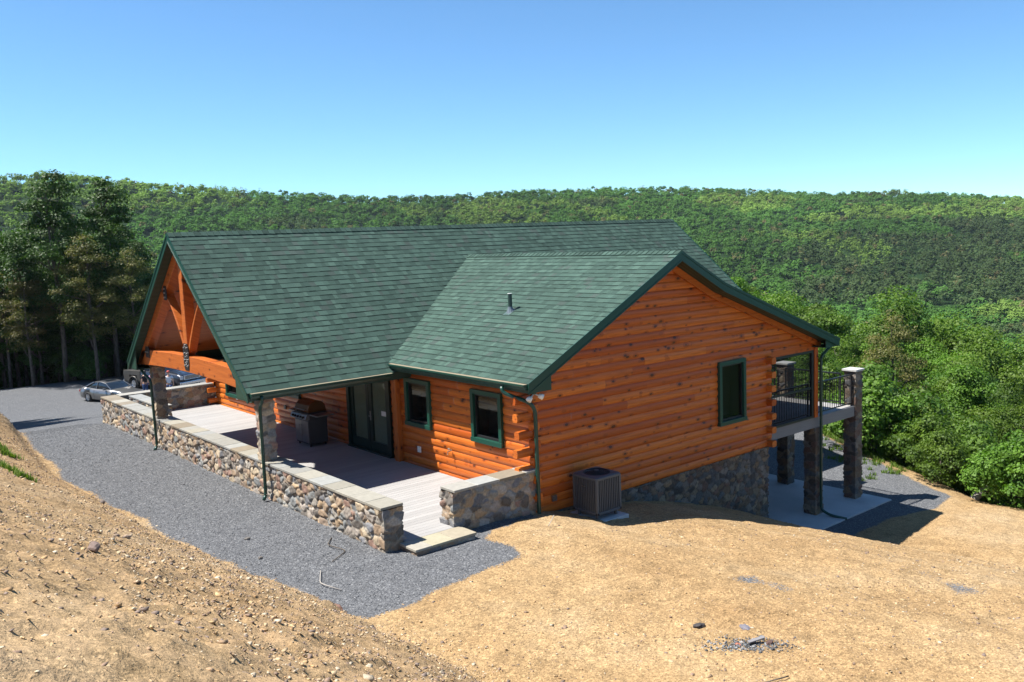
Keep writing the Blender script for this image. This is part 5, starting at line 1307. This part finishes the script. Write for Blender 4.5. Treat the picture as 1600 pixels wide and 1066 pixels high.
def dens_g(x, y):
    ex = np.interp(y, EY, EX); e = x-ex; return np.exp(-((e-.9)/1.3)**2)*(y > .5)*np.clip(fbm(x*.5, y*.5, 2, 71)+.75, 0, 1)
x, y = scatter(16000, (14, 34), (-1, 26), dens_g); grass('grass_verge', 'sunlit grass growing along the gravel edge below the deck', x, y, .16, 22)

# ------------------------------------------------------------------ trees
def tree_mesh(seed, height, crown_r, crown_base, leafn, leafs, narrow=1.0, loose=0.0, trunk_r=None, lean=0, clumps=46, nm=''):
    r = np.random.default_rng(seed); rp = random.Random(seed); tr = trunk_r or height*.011+.03
    mb = MB(); top = height*.93; pts = []; n = 9; ph = rp.uniform(0, 6)
    for i in range(n+1):
        t_ = i/n; pts.append((lean*t_*height + .12*math.sin(t_*5+ph)*t_*height*.06*2, .1*math.sin(t_*4+ph*2)*t_, t_*top))
    mb.tube(pts, [tr*(1-.85*(i/n))+.01 for i in range(n+1)], 7)
    # clump centres distributed through the crown volume
    C = []
    while len(C) < clumps:
        u = r.uniform(-1, 1, 3); d = np.linalg.norm(u)
        if d > 1 or d < .35: continue
        zc = crown_base+(height-crown_base)*(u[2]*.5+.5); tt = (u[2]*.5+.5)
        w_ = crown_r*(.55+.45*math.sin(math.pi*min(1, tt*1.15+.08)))*1.0
        C.append((u[0]*w_+lean*zc, u[1]*w_, zc))
    C = np.array(C); cr = r.uniform(.55, 1.15, len(C))*crown_r*.36*narrow
    for i in range(0, len(C), 3):
        c = C[i]; zb = max(crown_base*.7, c[2]-rp.uniform(.8, 2.2)); k = zb/top; base = (lean*zb, 0, zb)
        m1 = ((base[0]*.5+c[0]*.5)+rp.uniform(-.2, .2), c[1]*.5, zb*.45+c[2]*.55-.1)
        mb.tube([base, m1, tuple(c)], [tr*.42*(1-k*.6), tr*.22, .012], 5)
    per = max(6, leafn//len(C)); I = np.repeat(np.arange(len(C)), per); m_ = len(I)
    d = r.normal(0, 1, (m_, 3)); d /= np.linalg.norm(d, axis=1)[:, None]; d[:, 2] = np.where(d[:, 2] < -.35, -d[:, 2]*.6, d[:, 2])
    rad = cr[I]*(r.uniform(.25, 1, m_)**.45)*(1+loose*r.normal(0, .4, m_))
    Cc = C[I]+d*rad[:, None]*np.array([1.15, 1.15, .75])
    N = d + np.array([0, 0, .45]); N /= np.linalg.norm(N, axis=1)[:, None]
    S = leafs*r.uniform(.6, 1.35, m_); V_, F_ = leaf_quads(Cc, N, S, r)
    tone = np.clip(.5+.22*r.normal(0, 1, len(C))[I]+.18*r.normal(0, 1, m_), 0, 1); tone4 = np.repeat(tone, 4)
    return mb, V_, F_, np.stack([tone4]*3, 1)
def make_tree(name, kind, **kw):
    mb, V_, F_, C_ = tree_mesh(**kw); root = empty(name); t_ = mb.build('trunk', M['bark'], None, smooth=True, fix=False); t_.parent = root
    c = npmesh('crown', V_, F_, M[kind], cols=C_); c.parent = root; return root
protos = {}
def place(proto, x, y, s, rz, label, group, cat='tree', sz=None, dz=-.25):
    key, root, used = protos[proto]
    o = root if not used else copy_tree(root); protos[proto][2] = True
    o.location = (x, y, float(H(x, y))+dz); o.rotation_euler = (0, 0, rz); o.scale = (s, s, s*(sz or 1)); tag(o, label, cat, group); return o
def reg(k, name, kind, **kw): protos[k] = [k, make_tree(name, kind, **kw), False]
reg('a', 'leafy_tree', 'leaf', seed=1, height=13, crown_r=4.2, crown_base=2.8, leafn=26000, leafs=.115, clumps=60)
reg('b', 'leafy_tree', 'leaf', seed=2, height=12, crown_r=3.2, crown_base=3.0, leafn=24000, leafs=.115, clumps=55)
reg('c', 'leafy_tree', 'leaf', seed=3, height=14, crown_r=4.4, crown_base=3.2, leafn=27000, leafs=.12, clumps=66)
reg('d', 'leafy_tree', 'leaf', seed=4, height=11, crown_r=3.4, crown_base=2.2, leafn=25000, leafs=.11, clumps=56)
reg('t', 'forest_tree', 'leaf_shaded', seed=5, height=16, crown_r=3.1, crown_base=4.0, leafn=24000, leafs=.115, clumps=60, loose=.4)
reg('u', 'forest_tree', 'leaf_shaded', seed=6, height=15, crown_r=2.8, crown_base=1.5, leafn=22000, leafs=.115, clumps=60, loose=.5)
reg('br', 'budding_tree', 'leaf_brown', seed=7, height=14, crown_r=3.0, crown_base=4.5, leafn=12000, leafs=.10, clumps=60, loose=.6, narrow=.95)
reg('pl', 'sapling', 'leaf_pale', seed=8, height=4, crown_r=1.3, crown_base=.5, leafn=8000, leafs=.06, clumps=44, loose=.5)
reg('us', 'shrub', 'leaf_shaded', seed=19, height=3.4, crown_r=1.9, crown_base=.2, leafn=7000, leafs=.11, clumps=36)
reg('sh', 'shrub', 'leaf', seed=9, height=2.6, crown_r=1.6, crown_base=.2, leafn=9000, leafs=.07, clumps=36)
rp = random.Random(21)
F2 = Vector((Fw.x, Fw.y, 0)).normalized(); R2_ = Vector((Rt.x, Rt.y, 0)).normalized()
def at(px, depth):
    """ground position seen at column px, this far ahead of the camera"""
    d = Vector(Fw)+Vector(Rt)*(px-800)/1392.806; d.z = 0; k = depth/(Vector((Fw.x, Fw.y)).length); return CAM[0]+d.x*depth, CAM[1]+d.y*depth
taken = []
def free(x, y, dmin):
    for a, b_ in taken:
        if (a-x)**2+(b_-y)**2 < dmin*dmin: return False
    return True
GR = 'leafy trees on the slope beyond the deck'; LB = 'leafy green tree in the dense canopy sloping down beyond the deck'
# named ones first
def put(proto, px, depth, s, label, group=None, sz=None, cat='tree', dz=-.25):
    x, y = at(px, depth); taken.append((x, y)); return place(proto, x, y, s, rp.uniform(0, 6), label, group, cat, sz, dz)
put('br', 1395, 43, .56, 'tree with sparse brownish new leaves rising behind the deck pillar')
put('pl', 1400, 36.0, .85, 'pale feathery sapling at the gravel edge right of the deck pillar', cat='sapling')
put('pl', 1462, 36.5, .7, 'smaller pale sapling further right along the gravel edge', cat='sapling')
put('c', 1400, 62, .98, 'tall bright green tree standing above the canopy behind the brown one')
# slope to the right: fill by depth rows, tops limited to the canopy line of the photograph
cnt = 0; canopy_px = [(1040, 400), (1180, 440), (1250, 470), (1330, 480), (1400, 478), (1500, 500), (1600, 530), (1750, 560)]
cp_x = [c_[0] for c_ in canopy_px]; cp_y = [c_[1] for c_ in canopy_px]
for tries in range(9000):
    dep = 36 + 130*rp.random()**1.6; px = rp.uniform(1120, 1790) if dep > 48 else rp.uniform(1190, 1800)
    x, y = at(px, dep)
    ex = float(np.interp(y, EY, EX))
    if x < ex+2.2 or x > 400: continue
    if not free(x, y, 3.4 if dep < 60 else 4.6): continue
    z = float(H(x, y)); horizon = 371-.04*(px-800); ty = float(np.interp(px, cp_x, cp_y))
    ztop = CAM[2]-(ty-horizon)/1393*dep + rp.uniform(-2.2, .3)*(dep/60)
    if dep < 50: ztop -= rp.uniform(0, 3)
    h = ztop-z
    if h < 3.5: continue
    h = min(h, rp.uniform(12, 17)); pk = rp.choice('abcd'); base_h = dict(a=13, b=12, c=14, d=11)[pk]
    row = 'front row just beyond the gravel' if dep < 47 else ('second row behind the edge trees' if dep < 62 else ('middle of the sloping canopy' if dep < 90 else 'far rows low in the valley'))
    side = 'seen past the roof end and deck' if px < 1350 else ('in the middle right of the picture' if px < 1500 else 'near the right edge of the picture')
    place(pk, x, y, h/base_h, rp.uniform(0, 6.28), 'leafy tree %s, %s' % (side.replace('seen', 'standing'), row), 'canopy trees, %s, %s' % (row, side)); taken.append((x, y)); cnt += 1
    if cnt >= 215: break
print('slope trees', cnt)
cnt = 0; LS = 'low leafy shrub at the forest edge beyond the gravel'; GS = 'shrubs along the forest edge'
for tries in range(600):
    y = rp.uniform(-6, 24); x = float(np.interp(y, EY, EX))+rp.uniform(1.0, 5.5)
    if not free(x, y, 1.5): continue
    place('sh', x, y, rp.uniform(.55, 1.25), rp.uniform(0, 6), LS + (' right of the deck' if y < 6 else ' behind the deck pillars'), GS + (' right' if y < 6 else ' behind the deck'), 'shrub', dz=-.15); taken.append((x, y)); cnt += 1
    if cnt > 44: break
# stand of tall trees behind the cars on the left
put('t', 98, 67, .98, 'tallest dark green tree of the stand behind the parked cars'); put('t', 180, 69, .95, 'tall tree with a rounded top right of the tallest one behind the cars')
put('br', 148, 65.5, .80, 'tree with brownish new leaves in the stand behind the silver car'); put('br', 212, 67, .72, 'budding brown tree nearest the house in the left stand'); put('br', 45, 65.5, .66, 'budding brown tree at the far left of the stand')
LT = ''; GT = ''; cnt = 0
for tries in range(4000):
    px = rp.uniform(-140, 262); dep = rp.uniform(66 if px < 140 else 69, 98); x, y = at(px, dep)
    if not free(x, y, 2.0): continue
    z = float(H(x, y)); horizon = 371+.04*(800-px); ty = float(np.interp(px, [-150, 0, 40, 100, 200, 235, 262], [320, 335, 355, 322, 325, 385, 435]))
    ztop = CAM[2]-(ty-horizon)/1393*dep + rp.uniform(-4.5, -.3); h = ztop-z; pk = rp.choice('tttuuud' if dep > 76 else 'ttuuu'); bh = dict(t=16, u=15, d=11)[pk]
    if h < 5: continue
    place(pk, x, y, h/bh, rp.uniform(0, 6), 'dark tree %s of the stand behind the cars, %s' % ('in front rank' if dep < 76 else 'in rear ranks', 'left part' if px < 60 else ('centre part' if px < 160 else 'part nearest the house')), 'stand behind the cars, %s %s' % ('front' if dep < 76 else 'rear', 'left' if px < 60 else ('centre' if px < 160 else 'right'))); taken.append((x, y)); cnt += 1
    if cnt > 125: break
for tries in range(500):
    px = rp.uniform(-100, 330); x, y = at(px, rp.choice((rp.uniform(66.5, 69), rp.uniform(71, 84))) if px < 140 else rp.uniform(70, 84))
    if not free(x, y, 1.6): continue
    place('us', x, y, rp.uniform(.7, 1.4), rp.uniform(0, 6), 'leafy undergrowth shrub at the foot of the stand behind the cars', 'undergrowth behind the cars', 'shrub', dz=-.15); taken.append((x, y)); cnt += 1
    if cnt > 175: break
# trees outside the frame on the left whose shadows fall over the bank and the drive
for i, (x, y, s_) in enumerate(((-9.0, 29.5, .95), (-8.6, 34.5, 1.0), (-12, 31, 1.05), (-8.2, 39, .9))):
    place('u', x, y, s_, i*1.3, 'tree standing on the bank at the far left beside the drive', 'trees on the bank beside the drive'); taken.append((x, y))
# leaning dead trunk at the right forest edge
mb = MB(); a = (15.6, -1.7); za = ground_z(*a); mb.tube([(a[0], a[1], za-.3), (17.6, -1.9, za+.35), (20.2, -2.3, za+1.4), (22.4, -2.8, za+2.6)], [.13, .11, .09, .05], 8)
o = mb.build('fallen_trunk', M['deadwood'], None, smooth=True); tag(o, 'bare pale fallen tree trunk leaning out of the undergrowth', 'fallen trunk')
